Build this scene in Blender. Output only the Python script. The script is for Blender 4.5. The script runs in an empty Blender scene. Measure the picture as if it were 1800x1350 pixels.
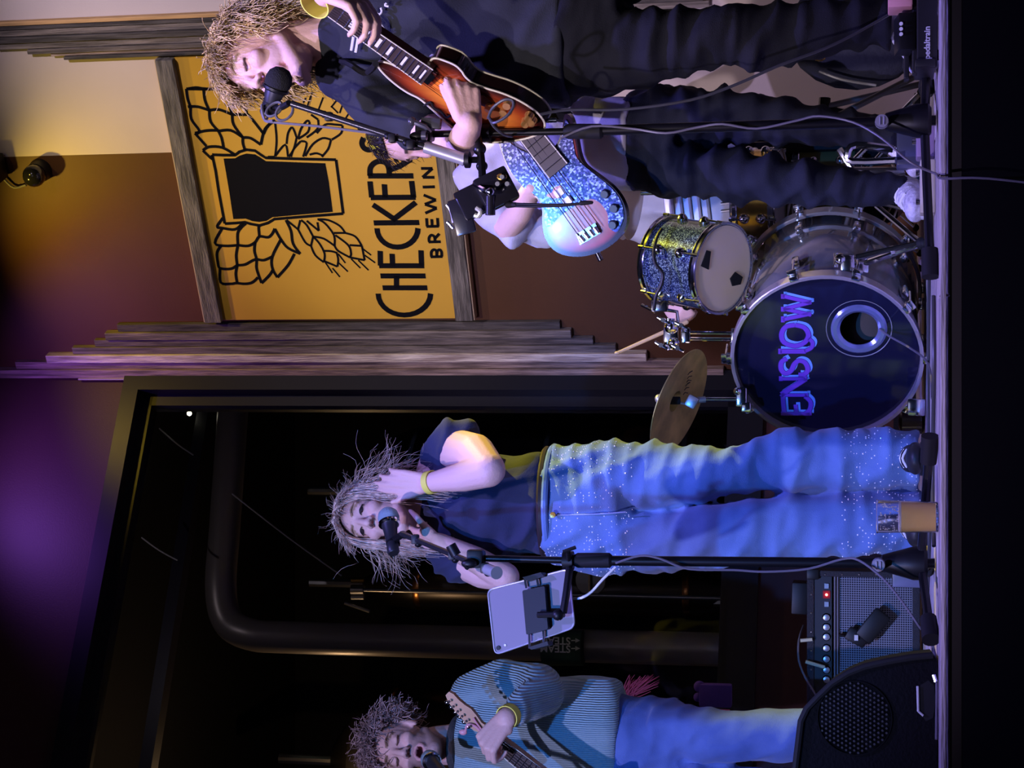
import bpy, bmesh, math, random
import numpy as np
from mathutils import Vector, Matrix, Quaternion
random.seed(7); np.random.seed(7)
SC = bpy.context.scene
COL = SC.collection
V = Vector
PI = math.pi
# ---------------------------------------------------------------- camera
FPX = 3200.0; PITCH = math.atan(660.0/FPX); CAMZ = 0.1135
cp, sp = math.cos(PITCH), math.sin(PITCH)
cd = bpy.data.cameras.new('camera'); cam = bpy.data.objects.new('camera', cd); COL.objects.link(cam)
cd.sensor_fit = 'HORIZONTAL'; cd.sensor_width = 36.0; cd.lens = FPX*36.0/1800.0
cd.clip_start = 0.05; cd.clip_end = 60
_r = V((1,0,0)); _u = V((0,-sp,cp)); _f = V((0,cp,sp))
# phone was held sideways: image left is up in the room, image top is the room's right
M = Matrix((( -_u.x, _r.x, -_f.x, 0), (-_u.y, _r.y, -_f.y, 0), (-_u.z, _r.z, -_f.z, CAMZ), (0,0,0,1)))
cam.matrix_world = M
SC.camera = cam
SC.view_settings.view_transform = 'Standard'; SC.view_settings.look = 'None'
SC.view_settings.gamma = 1; SC.view_settings.use_curve_mapping = False
SC.view_settings.exposure = 0.0
# ---------------------------------------------------------------- world and lights
w = bpy.data.worlds.new('world'); SC.world = w; w.use_nodes = True
w.node_tree.nodes['Background'].inputs[0].default_value = (0.25,0.28,0.6,1)
w.node_tree.nodes['Background'].inputs[1].default_value = 0.012
def spot(name, loc, aim, col, watts, cone=50, size=0.06, blend=0.5):
    l = bpy.data.lights.new(name,'SPOT'); l.color = col; l.energy = watts
    l.spot_size = math.radians(cone); l.spot_blend = blend; l.shadow_soft_size = size
    o = bpy.data.objects.new(name,l); COL.objects.link(o); o.location = loc
    o.rotation_euler = (V(aim)-V(loc)).to_track_quat('-Z','Y').to_euler()
    return o
def area(name, loc, aim, col, watts, sz):
    l = bpy.data.lights.new(name,'AREA'); l.color = col; l.energy = watts; l.size = sz
    o = bpy.data.objects.new(name,l); COL.objects.link(o); o.location = loc
    o.rotation_euler = (V(aim)-V(loc)).to_track_quat('-Z','Y').to_euler()
    return o
spot('front_lavender_spot', (-1.9,0.6,3.1), (0.15,5.2,1.0), (0.66,0.55,1.0), 640, 40, 0.05)
spot('front_blue_spot', (-1.1,0.2,2.5), (-0.45,5.3,0.75), (0.06,0.27,1.0), 680, 27, 0.05)
spot('white_key_spot', (-0.7,0.3,3.2), (0.86,4.6,1.25), (1.0,0.84,0.88), 520, 24, 0.05)
spot('amber_side_spot', (2.55,5.5,3.55), (0.06,5.2,0.85), (1.0,0.84,0.04), 1150, 19, 0.02)
spot('amber_wall_spot', (0.50,6.70,3.98), (0.52,7.30,2.8), (1.0,0.66,0.06), 38, 120, 0.02, 1.0)
spot('cream_wall_spot', (0.95,6.1,3.95), (1.05,7.05,3.25), (1.0,0.76,0.10), 10, 60, 0.02, 1.0)
spot('side_wall_spot', (1.55,4.6,3.7), (1.65,6.9,2.3), (0.95,0.80,0.95), 150, 76, 0.015, 0.8)
spot('sign_spot', (-0.6,3.4,3.6), (0.75,7.2,2.1), (1.0,0.90,0.72), 210, 24, 0.05, 0.8)
spot('violet_wall_spot', (-0.22,6.75,4.1), (-0.30,7.45,3.2), (0.36,0.12,1.0), 30, 120, 0.02, 1.0)
spot('stage_violet_spot', (0.4,3.0,3.9), (0.35,4.7,0.0), (0.26,0.22,1.0), 760, 52, 0.05, 0.7)
area('room_fill', (0.0,-0.5,2.6), (0.2,6.0,1.2), (0.75,0.72,1.0), 5, 2.0)
# ---------------------------------------------------------------- pixel helpers (photograph coordinates -> points in the room)
def ray(x,y):
    a = (1350-y-675)/FPX; b = (900-x)/FPX
    return V((a, cp-b*sp, sp+b*cp))
CO = V((0,0,CAMZ))
def P(x,y,Y):
    d = ray(x,y); return CO + d*(Y/d.y)
def RP(x,y,O,n):
    d = ray(x,y); return CO + d*((O-CO).dot(n)/d.dot(n))
def FL(x,y,z=0.0):
    d = ray(x,y); return CO + d*((z-CAMZ)/d.z)
# ---------------------------------------------------------------- materials
MATS = {}
def mat(name, col, rough=0.6, metal=0.0, var=0.0, vscale=20, bump=0.0, bscale=60, stretch=None, spec=0.5, coat=0.0,
        emit=None, estr=0.0, alpha=1.0, trans=0.0, attr=None, sheen=0.0, col2=None, ior=1.45):
    if name in MATS: return MATS[name]
    m = bpy.data.materials.new(name); m.use_nodes = True; nt = m.node_tree; N = nt.nodes; L = nt.links
    b = N['Principled BSDF']
    b.inputs['Base Color'].default_value = (*col,1); b.inputs['Roughness'].default_value = rough
    b.inputs['Metallic'].default_value = metal; b.inputs['Specular IOR Level'].default_value = spec
    b.inputs['Coat Weight'].default_value = coat; b.inputs['Coat Roughness'].default_value = 0.05
    b.inputs['Alpha'].default_value = alpha; b.inputs['Transmission Weight'].default_value = trans
    b.inputs['IOR'].default_value = ior
    if sheen: b.inputs['Sheen Weight'].default_value = sheen
    if emit: b.inputs['Emission Color'].default_value = (*emit,1); b.inputs['Emission Strength'].default_value = estr
    tc = N.new('ShaderNodeTexCoord'); mp = N.new('ShaderNodeMapping'); L.new(tc.outputs['Object'], mp.inputs[0])
    if stretch: mp.inputs['Scale'].default_value = stretch
    if var or col2:
        n = N.new('ShaderNodeTexNoise'); n.inputs['Scale'].default_value = vscale; n.inputs['Detail'].default_value = 5
        L.new(mp.outputs[0], n.inputs['Vector'])
        r = N.new('ShaderNodeValToRGB'); L.new(n.outputs['Fac'], r.inputs[0])
        c2 = col2 or tuple(min(1,c*(1+var)) for c in col); c1 = tuple(c*(1-var) for c in col) if not col2 else col
        r.color_ramp.elements[0].color = (*c1,1); r.color_ramp.elements[1].color = (*c2,1)
        r.color_ramp.elements[0].position = 0.35; r.color_ramp.elements[1].position = 0.65
        L.new(r.outputs[0], b.inputs['Base Color'])
    if attr:
        a = N.new('ShaderNodeAttribute'); a.attribute_name = attr; L.new(a.outputs['Color'], b.inputs['Base Color'])
    if bump:
        n2 = N.new('ShaderNodeTexNoise'); n2.inputs['Scale'].default_value = bscale; n2.inputs['Detail'].default_value = 4
        L.new(mp.outputs[0], n2.inputs['Vector'])
        bp = N.new('ShaderNodeBump'); bp.inputs['Strength'].default_value = bump; bp.inputs['Distance'].default_value = 0.01
        L.new(n2.outputs['Fac'], bp.inputs['Height']); L.new(bp.outputs[0], b.inputs['Normal'])
    MATS[name] = m; return m
black = mat('black_plastic',(0.006,0.006,0.007),0.45,spec=.35)
blackm = mat('black_metal',(0.006,0.006,0.007),0.32,0.0,spec=0.45)
rubber = mat('black_rubber',(0.009,0.009,0.010),0.7,spec=.3)
chrome = mat('chrome',(0.82,0.84,0.9),0.12,1.0)
steel = mat('steel',(0.5,0.5,0.52),0.3,1.0)
brass = mat('brass',(0.75,0.48,0.12),0.22,1.0)
bronze = mat('cymbal_bronze',(0.40,0.29,0.11),0.36,0.9,var=0.25,vscale=8)
cream = mat('cream_binding',(0.8,0.74,0.55),0.4)
white = mat('white_plastic',(0.8,0.8,0.8),0.4)
grey = mat('grey_plastic',(0.25,0.25,0.27),0.4)
cablem = mat('cable_grey',(0.16,0.15,0.16),0.45)
def skinmat(n): return mat(n,(0.7,0.45,0.36),0.5,bump=0.12,bscale=180,attr='Col',spec=0.35)
# ---------------------------------------------------------------- objects
LOC = {}
def thing(name, label, cat, loc=(0,0,0), group=None):
    o = bpy.data.objects.new(name, None); COL.objects.link(o); o.location = loc; o.empty_display_size = 0.05
    o['label'] = label; o['category'] = cat
    if group: o['group'] = group
    LOC[o.name] = V(loc); return o
def tag(o, label, cat, group=None):
    o['label'] = label; o['category'] = cat
    if group: o['group'] = group
    return o
def rootloc(p):
    while p.parent: p = p.parent
    return LOC.get(p.name, V((0,0,0)))
def link(name, me, mats, parent=None, kind=None, label=None, smooth=35):
    for m in (mats if isinstance(mats,(list,tuple)) else [mats]): me.materials.append(m)
    if smooth:
        me.polygons.foreach_set('use_smooth',[True]*len(me.polygons))
        if smooth < 180: me.set_sharp_from_angle(angle=math.radians(smooth))
    o = bpy.data.objects.new(name, me); COL.objects.link(o)
    if parent: o.parent = parent
    if kind: o['kind'] = kind
    if label: o['label'] = label
    return o
def frame_of(z):
    z = V(z).normalized(); x = z.orthogonal().normalized(); return x, z.cross(x), z
class MB:
    def __init__(s): s.v=[]; s.f=[]; s.m=[]; s.mi=0
    def add(s, vs, fs):
        k=len(s.v); s.v += [tuple(p) for p in vs]; s.f += [tuple(i+k for i in f) for f in fs]; s.m += [s.mi]*len(fs); return s
    def box(s, c, sz, R=None):
        c=V(c); hx,hy,hz=[q/2 for q in sz]; vs=[]
        for q in ((-1,-1,-1),(1,-1,-1),(1,1,-1),(-1,1,-1),(-1,-1,1),(1,-1,1),(1,1,1),(-1,1,1)):
            p=V((q[0]*hx,q[1]*hy,q[2]*hz)); vs.append(c+(R@p if R else p))
        return s.add(vs,[(0,3,2,1),(4,5,6,7),(0,1,5,4),(1,2,6,5),(2,3,7,6),(3,0,4,7)])
    def bbox(s, c, sz, R=None, b=0.004):      # box with chamfered edges
        bm=bmesh.new(); bmesh.ops.create_cube(bm,size=1)
        for v in bm.verts: v.co = V((v.co.x*sz[0],v.co.y*sz[1],v.co.z*sz[2]))
        bmesh.ops.bevel(bm,geom=bm.edges[:],offset=b,segments=2,affect='EDGES',profile=0.6)
        bm.verts.index_update()
        vs=[V(c)+((R@v.co) if R else v.co) for v in bm.verts]; fs=[[v.index for v in f.verts] for f in bm.faces]; bm.free()
        return s.add(vs,fs)
    def cyl(s, a, b, ra, rb=None, n=16, cap=True):
        a=V(a); b=V(b); rb = ra if rb is None else rb; x,y,z=frame_of(b-a); vs=[]
        for c,r in ((a,ra),(b,rb)):
            for i in range(n):
                t=2*PI*i/n; vs.append(c+x*(r*math.cos(t))+y*(r*math.sin(t)))
        fs=[(i,(i+1)%n,n+(i+1)%n,n+i) for i in range(n)]
        if cap: fs += [tuple(range(n-1,-1,-1)), tuple(range(n,2*n))]
        return s.add(vs,fs)
    def lathe(s, a, axis, prof, n=24, cap=True):   # prof: (distance along axis, radius)
        a=V(a); x,y,z=frame_of(axis); vs=[]
        for h,r in prof:
            for i in range(n):
                t=2*PI*i/n; vs.append(a+z*h+x*(r*math.cos(t))+y*(r*math.sin(t)))
        fs=[]
        for k in range(len(prof)-1):
            for i in range(n): fs.append((k*n+i,k*n+(i+1)%n,(k+1)*n+(i+1)%n,(k+1)*n+i))
        if cap: fs += [tuple(range(n-1,-1,-1)), tuple(range((len(prof)-1)*n,len(prof)*n))]
        return s.add(vs,fs)
    def tube(s, pts, r, n=8, smooth=3):
        pts=[V(p) for p in pts]
        if smooth and len(pts)>2:
            q=[]
            for i in range(len(pts)-1):
                p0=pts[max(i-1,0)];p1=pts[i];p2=pts[i+1];p3=pts[min(i+2,len(pts)-1)]
                for k in range(smooth):
                    t=k/smooth; q.append(0.5*((2*p1)+(p2-p0)*t+(2*p0-5*p1+4*p2-p3)*t*t+(3*p1-p0-3*p2+p3)*t**3))
            q.append(pts[-1]); pts=q
        rs = r if isinstance(r,(list,tuple)) else None
        vs=[]; x=None
        for i,p in enumerate(pts):
            d=(pts[min(i+1,len(pts)-1)]-pts[max(i-1,0)]).normalized()
            if x is None: x=d.orthogonal().normalized()
            x=(x-d*x.dot(d)).normalized(); y=d.cross(x)
            rr = r if rs is None else rs[0]+(rs[1]-rs[0])*i/(len(pts)-1)
            for k in range(n):
                t=2*PI*k/n; vs.append(p+x*(rr*math.cos(t))+y*(rr*math.sin(t)))
        fs=[]
        for i in range(len(pts)-1):
            for k in range(n): fs.append((i*n+k,i*n+(k+1)%n,(i+1)*n+(k+1)%n,(i+1)*n+k))
        fs += [tuple(range(n-1,-1,-1)), tuple(range((len(pts)-1)*n,len(pts)*n))]
        return s.add(vs,fs)
    def ell(s, c, r, R=None, nu=16, nv=10):
        c=V(c); r = (r,r,r) if not isinstance(r,(list,tuple)) else r; vs=[];fs=[]
        T=lambda p: c+((R@p) if R else p)
        vs.append(T(V((0,0,r[2]))))
        for j in range(1,nv):
            ph=PI*j/nv
            for i in range(nu):
                t=2*PI*i/nu; vs.append(T(V((r[0]*math.sin(ph)*math.cos(t),r[1]*math.sin(ph)*math.sin(t),r[2]*math.cos(ph)))))
        vs.append(T(V((0,0,-r[2])))); e=len(vs)-1
        for i in range(nu):
            fs.append((0,1+i,1+(i+1)%nu)); b=1+(nv-2)*nu; fs.append((e,b+(i+1)%nu,b+i))
        for j in range(nv-2):
            for i in range(nu):
                a=1+j*nu; fs.append((a+i,a+nu+i,a+nu+(i+1)%nu,a+(i+1)%nu))
        return s.add(vs,fs)
    def cap(s, a, b, ra, rb=None, n=14):          # tapered limb with round ends
        a=V(a); b=V(b); rb = ra if rb is None else rb; L=(b-a).length
        if L<1e-5: return s.ell(a,ra)
        prof=[]
        for k in range(5): t=PI/2*k/4; prof.append((-ra*math.cos(t), max(ra*math.sin(t),1e-4)))
        for k in range(5): t=PI/2*k/4; prof.append((L+rb*math.sin(t), max(rb*math.cos(t),1e-4)))
        return s.lathe(a,b-a,prof,n)
    def chain(s, pts):                            # [(p, r), ...]
        for (a,ra),(b,rb) in zip(pts[:-1],pts[1:]): s.cap(a,b,ra,rb)
        return s
    def loft(s, rows, n=24, sc=1.0, dsc=None):   # rows (x, y0, y1, Y, depth_radius): rings from measured edges
        vs=[]; dsc = sc if dsc is None else dsc
        for x,y0,y1,Y,dr in rows:
            c=P(x,(y0+y1)/2,Y); hw=abs((P(x,y0,Y)-P(x,y1,Y)).x)/2
            for i in range(n):
                t=2*PI*i/n; ct,st=math.cos(t),math.sin(t)
                vs.append(c+V((hw*sc*math.copysign(abs(ct)**0.85,ct),dr*dsc*math.copysign(abs(st)**0.85,st),0)))
        fs=[]
        for k in range(len(rows)-1):
            for i in range(n): fs.append((k*n+i,(k+1)*n+i,(k+1)*n+(i+1)%n,k*n+(i+1)%n))
        fs += [tuple(range(n)), tuple(range(len(rows)*n-1,(len(rows)-1)*n-1,-1))]
        return s.add(vs,fs)
    def prism(s, pts, n, depth):                  # closed outline pts extruded by -n*depth
        n=V(n).normalized(); k=len(pts); vs=[V(p) for p in pts]+[V(p)-n*depth for p in pts]
        fs=[tuple(range(k)), tuple(range(2*k-1,k-1,-1))]+[(i,k+i,k+(i+1)%k,(i+1)%k) for i in range(k)]
        return s.add(vs,fs)
    def mesh(s, name, off=V((0,0,0))):
        me=bpy.data.meshes.new(name)
        me.from_pydata([(p[0]-off.x,p[1]-off.y,p[2]-off.z) for p in s.v],[],s.f)
        if any(s.m): me.polygons.foreach_set('material_index',s.m)
        bm=bmesh.new(); bm.from_mesh(me); bmesh.ops.recalc_face_normals(bm,faces=bm.faces); bm.to_mesh(me); bm.free()
        return me
    def build(s, name, mats, parent=None, kind=None, label=None, smooth=35):
        off = rootloc(parent) if parent else V((0,0,0))
        return link(name, s.mesh(name,off), mats, parent, kind, label, smooth)
def bake_blob(mb, voxel, smooth=4, fac=0.5):
    me=mb.mesh('tmp'); o=bpy.data.objects.new('tmp',me); COL.objects.link(o)
    r=o.modifiers.new('r','REMESH'); r.mode='VOXEL'; r.voxel_size=voxel; r.use_smooth_shade=True
    if smooth: q=o.modifiers.new('s','SMOOTH'); q.iterations=smooth; q.factor=fac
    dg=bpy.context.evaluated_depsgraph_get(); dg.update()
    out=bpy.data.meshes.new_from_object(o.evaluated_get(dg)); bpy.data.objects.remove(o); bpy.data.meshes.remove(me)
    out.materials.clear(); return out
def getco(me):
    a=np.empty(len(me.vertices)*3); me.vertices.foreach_get('co',a); return a.reshape(-1,3)
def getno(me):
    a=np.empty(len(me.vertices)*3); me.vertices.foreach_get('normal',a); return a.reshape(-1,3)
def setco(me,a): me.vertices.foreach_set('co',a.ravel()); me.update()
def setcol(me,c):
    at=me.color_attributes.new('Col','FLOAT_COLOR','POINT'); at.data.foreach_set('color',np.concatenate([c,np.ones((len(c),1))],1).ravel().astype(np.float32))
def folds(me, amp=0.005, k=28, axis=(0,0,1), seed=1, sharp=2.0, mask=None):
    co=getco(me); no=getno(me); rs=np.random.RandomState(seed); ax=np.array(axis,float)
    d=np.zeros(len(co))
    for i in range(5):
        q=rs.normal(0,1,3); kv=ax*k*(0.7+0.7*rs.rand())+q*k*0.28; w1=rs.normal(0,9,3); w2=rs.normal(0,17,3)
        ph=co@kv+2.2*np.sin(co@w1+rs.rand()*6)+1.1*np.sin(co@w2+rs.rand()*6)
        gate=0.5+0.5*np.sin(co@rs.normal(0,7,3)+rs.rand()*6)
        s_=0.5+0.5*np.sin(ph); d+= gate*(s_**sharp-0.35)
    if mask is not None: d*=mask(co)
    setco(me, co+no*(amp*d*0.7)[:,None])
def cloth(name, mb, m, parent, voxel=0.009, smooth=5, amp=0.005, k=28, axis=(0,0,1), seed=1, mask=None, label=None):
    me=bake_blob(mb,voxel,smooth)
    if amp: folds(me,amp,k,axis,seed,mask=mask)
    off=rootloc(parent); co=getco(me)-np.array(off); setco(me,co)
    return link(name,me,m,parent,None,label,180)
# ================================================================ the room
def struct(name, mb, mats, parent=None, smooth=0, label=None):
    o=mb.build(name,mats,parent,None,None,smooth)
    if parent is None:
        o['kind']='structure'
        if label: o['label']=label
    return o
C0 = P(600,657,7.6); C0.z=0                     # room corner between the two back walls
dS = V((1.93,-1.02,0)).normalized(); nS = V((-dS.y*-1,0,0))
nS = V((dS.y,-dS.x,0)).normalized()             # towards the audience
if nS.y>0: nS=-nS
dW = V((-2.2,-1.02,0)).normalized(); nW=V((dW.y,-dW.x,0)).normalized()
if nW.y>0: nW=-nW
def S(x,y,off=0.0): return RP(x,y,C0+nS*off,nS)  # pixel on the sign wall, off = distance in front of it
def W(x,y,off=0.0): return RP(x,y,C0+nW*off,nW)  # pixel on the window wall
sOf = lambda p,d=dS: (V(p)-C0).dot(d)
s_paint = sOf(S(150,272)); s_end = sOf(S(200,37))
brown = mat('brown_wall_paint',(0.088,0.031,0.009),0.55,var=0.06,vscale=3,bump=0.05,bscale=150)
creamw = mat('cream_wall_paint',(0.62,0.52,0.50),0.55,var=0.03,vscale=3,bump=0.05,bscale=150)
maroon = mat('maroon_wall_paint',(0.075,0.030,0.035),0.5,var=0.05,vscale=3,bump=0.05,bscale=150)
m=MB(); a=C0; b=C0+dS*s_paint; c=C0+dS*(s_end+0.02)
for p,q,mi in ((a,b,0),(b,c,1)):
    m.mi=mi; z0=V((0,0,0)); z1=V((0,0,4.3)); bk=-nS*0.12
    m.add([p,q,q+z1,p+z1,p+bk,q+bk,q+bk+z1,p+bk+z1],[(0,1,2,3),(4,7,6,5),(0,4,5,1),(3,2,6,7),(0,3,7,4),(1,5,6,2)])
struct('wall_back',m,[brown,creamw])
m=MB(); dR=V((1.0,-0.12,0)).normalized(); e=c+dR*2.6; bk=V((0.02,0.12,0)); z1=V((0,0,4.3))
m.add([c,e,e+z1,c+z1,c+bk,e+bk,e+bk+z1,c+bk+z1],[(0,1,2,3),(4,7,6,5),(0,4,5,1),(3,2,6,7),(0,3,7,4),(1,5,6,2)])
struct('wall_right',m,creamw)
# window wall with an opening
def wpt(s,z,off=0): p=C0+dW*s+nW*off; p.z=z; return p
tl=W(222,672); zt_out=tl.z; zb_out=W(1334,1000).z; s_in0=0.015
zt_in=W(246,692).z; zb_in=W(1283,993).z; s_j=sOf(W(600,690),dW); sL=3.4
def wbox(m,s0,s1,z0,z1,o0,o1):
    vs=[wpt(s,z,o) for o in (o0,o1) for s,z in ((s0,z0),(s1,z0),(s1,z1),(s0,z1))]
    return m.add(vs,[(0,1,2,3),(7,6,5,4),(0,4,5,1),(1,5,6,2),(2,6,7,3),(3,7,4,0)])
m=MB(); wbox(m,-0.05,sL,0,zb_out,-0.12,0); wbox(m,-0.05,sL,zt_out,4.3,-0.12,0)
struct('wall_left',m,maroon)
frm=mat('window_frame_black',(0.011,0.012,0.020),0.38,spec=0.5)
m=MB(); f=0.03
wbox(m,0.0,sL,zt_in,zt_out,-0.12,f); wbox(m,0.0,sL,zb_out,zb_in,-0.12,f); wbox(m,0.0,s_j,zb_in,zt_in,-0.12,f)
win=struct('window_1',m,frm)
win['label']='large black framed interior window looking into the dark brewery'
m=MB(); wbox(m,s_j,s_j+0.05,zb_in,zt_in,-0.10,-0.03); wbox(m,s_j,sL,zt_in-0.05,zt_in,-0.10,-0.03); wbox(m,s_j,sL,zb_in,zb_in+0.035,-0.10,-0.03)
m.build('window_sash',frm,win,smooth=0)
glass=mat('window_glass',(1,1,1),0.02,trans=1.0,ior=1.12,spec=0.5)
m=MB(); wbox(m,s_j+0.04,sL,zb_in+0.03,zt_in-0.04,-0.07,-0.064); m.build('window_pane',glass,win,smooth=0)
m=MB(); wbox(m,-0.05,sL,0.0,0.09,0,0.018); struct('baseboard_left',m,frm)
# ceiling and the room behind the glass
dark=mat('brewery_dark',(0.012,0.012,0.016),0.8)
m=MB(); m.box((0,6,4.36),(9,14,0.12)); struct('ceiling',m,dark)
m=MB(); m.box((-2.0,12.6,2),(12,0.1,6)); struct('wall_brewery',m,dark)
m=MB(); m.box((-2.0,10.7,-0.03),(8,3.8,0.06)); struct('floor_brewery',m,dark)
# stage deck: planks run across the stage
plankm=[mat('stage_plank_%s'%n,c,0.45,var=0.35,vscale=5,bump=0.35,bscale=14,stretch=(1,14,14)) for n,c in
        (('a',(0.46,0.40,0.40)),('b',(0.36,0.32,0.32)),('c',(0.52,0.46,0.44)))]
y0=FL(1653,640).y
m=MB(); m.box((-0.3,y0+2.4,-0.045),(5.4,4.8,0.05)); deck=struct('floor',m,mat('stage_underdeck',(0.03,0.025,0.025),0.8))
yy=y0; i=0; rnd=random.Random(3)
while yy<8.3:
    wd=0.135; xs=[-3.0]+sorted(rnd.uniform(-2.2,2.2) for _ in range(2))+[2.4]
    for x0,x1 in zip(xs[:-1],xs[1:]):
        m=MB(); m.bbox(((x0+x1)/2,yy+wd/2,-0.011+rnd.uniform(-0.0015,0.0015)),(x1-x0-0.004,wd-0.006,0.022),None,0.003)
        m.build('plank',plankm[i%3],deck,smooth=0); i+=1
    yy+=wd
m=MB(); m.bbox((-0.3,y0-0.008,-0.006),(5.4,0.014,0.012),None,0.002); struct('trim_1',m,plankm[0])
skirt=mat('stage_skirt_black',(0.0025,0.0025,0.0025),0.95,spec=.1)
m=MB(); m.box((-0.3,y0+0.01,-0.42),(5.4,0.03,0.75)); struct('trim_2',m,skirt)
m=MB(); m.box((0,2,-0.85),(9,9,0.1)); struct('floor_audience',m,mat('audience_floor',(0.004,0.004,0.004),0.8))
# ---------------------------------------------------------------- barn boards beside the sign
barn=[mat('barn_wood_%s'%n,c,0.85,var=0.5,vscale=5,bump=0.7,bscale=16,stretch=(14,14,1)) for n,c in
      (('a',(0.15,0.125,0.12)),('b',(0.34,0.25,0.22)),('c',(0.19,0.16,0.15)),('d',(0.78,0.60,0.54)),('e',(0.08,0.07,0.07)))]
redb=mat('barn_wood_red',(0.19,0.06,0.04),0.85,var=0.3,vscale=6,bump=0.5,bscale=16,stretch=(14,14,1))
def board(par,ya,yb,xa,xb,mm,xref,th):
    s0,s1=sorted((sOf(S(xref,ya)),sOf(S(xref,yb)))); zt=S(xa,(ya+yb)/2).z; zb=S(xb,(ya+yb)/2).z
    m=MB(); R=Matrix((dS,nS,V((0,0,1)))).transposed(); c=C0+dS*((s0+s1)/2)+nS*(th/2); c.z=(zt+zb)/2
    m.bbox(c,(s1-s0-0.002,th,zt-zb),R,0.003); return m.build('board',mm,par,smooth=0)
lb=thing('stepped_board_trim','stepped strip of weathered grey barn boards between the yellow sign and the window','wall trim',(C0.x,C0.y,1.2))
rb=thing('stepped_board_trim','stepped strip of weathered barn boards edged in orange pine right of the yellow sign','wall trim',(C0.x+1.4,C0.y-0.7,1.5))
rows=[(563.5,577,209,986,4,.024),(577,591,189,1006,2,.034),(591,603.5,169,1044,0,.024),(603.5,616,131,1084,2,.030),
      (616,630,87,1138,3,.042),(630,643,31,1205,1,.026),(643,658.5,-60,1273,1,.036)]
for ya,yb,xa,xb,mi,th in rows: board(lb,ya,yb,xa,xb,barn[mi],600,th)
m=MB(); R_=Matrix((dS,nS,V((0,0,1)))).transposed()
s0=sOf(S(600,658.6)); c=C0+dS*(s0+0.0)+nS*0.022; c.z=2.2; m.box(c,(0.006,0.044,2.9),R_); m.build('edge_strip',mat('pale_edge',(0.6,0.52,0.55),0.6),lb)
rows=[(29,37,-80,1240,'o',.03),(37,44,-80,1240,4,.035),(44,56,-80,1250,2,.028),(56,67,-80,1220,4,.04),(67,79,-4,1200,2,.028),
      (79,88,53,1180,0,.036),(88,94,93,1150,1,.026),(94,100.5,117,1120,4,.034)]
pine=mat('orange_pine',(0.60,0.36,0.16),0.6,var=0.25,vscale=5,stretch=(14,14,1))
for ya,yb,xa,xb,mi,th in rows: board(rb,ya,yb,xa,xb,pine if mi=='o' else barn[mi],150,th)
# ---------------------------------------------------------------- the sign
sg=thing('brewery_sign','yellow painted brewery sign with black logo in a grey barn wood frame','sign',tuple(S(590,340)))
OFF=0.03
def SP(x,y,off=OFF): return S(x,y,off)
s0=sOf(SP(590,561)); s1=sOf(SP(350,100)); zt=SP(363,560).z; zb=SP(834,560).z; z_ti=SP(392,560).z; z_bi=SP(803,560).z
Rs=Matrix((dS,nS,V((0,0,1)))).transposed()
def sbox(m,s0,s1,z0,z1,o0,o1,b=0):
    c=C0+dS*((s0+s1)/2)+nS*((o0+o1)/2); c.z=(z0+z1)/2
    return m.bbox(c,(s1-s0,o1-o0,z1-z0),Rs,b) if b else m.box(c,(s1-s0,o1-o0,z1-z0),Rs)
m=MB(); sbox(m,s0,s1,z_bi-0.02,z_ti+0.02,0.004,OFF); m.build('panel',mat('sign_yellow',(0.62,0.35,0.035),0.5,var=0.05,vscale=2,bump=0.04,bscale=90),sg,smooth=0)
hb=mat('barn_wood_horizontal',(0.15,0.135,0.13),0.85,var=0.5,vscale=5,bump=0.7,bscale=16,stretch=(1.5,1.5,14))
for nm,a_,b_ in (('frame_board',z_ti,zt),('frame_board',zb,z_bi)):
    m=MB(); sbox(m,s0,s1,min(a_,b_),max(a_,b_),0.0,0.06,0.004); m.build(nm,hb,sg,smooth=0)
m=MB(); sbox(m,s0,s1,zt,zt+0.006,0.0,0.05); m.build('backing_edge',mat('pale_wood_edge',(0.6,0.45,0.3),0.6),sg,smooth=0); m=MB(); sbox(m,s0,s1,zb-0.006,zb,0.0,0.05); m.build('backing_edge',MATS['pale_wood_edge'],sg,smooth=0)
def A_(p): return (330+p[0]/3.971,300+p[1]/3.971)
def B_(p): return (330+p[0]/3.971,p[1]/3.971)
def C_(p): return (p[0]/3.971,p[1]/3.971)
def stroke(m, pts, w, curve=4, n=nS, off=OFF+0.0012):
    """flat ribbon of constant width through points on the sign"""
    pts=[SP(x,y,off) for x,y in pts]
    if curve and len(pts)>2:
        q=[]
        for i in range(len(pts)-1):
            p0=pts[max(i-1,0)];p1=pts[i];p2=pts[i+1];p3=pts[min(i+2,len(pts)-1)]
            for k in range(curve):
                t=k/curve; q.append(0.5*((2*p1)+(p2-p0)*t+(2*p0-5*p1+4*p2-p3)*t*t+(3*p1-p0-3*p2+p3)*t**3))
        q.append(pts[-1]); pts=q
    vs=[]
    for i,p in enumerate(pts):
        d=(pts[min(i+1,len(pts)-1)]-pts[max(i-1,0)]).normalized(); sd=d.cross(n).normalized()*w/2
        vs += [p+sd,p-sd]
    m.add(vs,[(2*i,2*i+1,2*i+3,2*i+2) for i in range(len(pts)-1)])
ink=mat('sign_black_paint',(0.004,0.004,0.007),0.8,spec=.12)
lg=MB(); LW=0.0125
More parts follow.
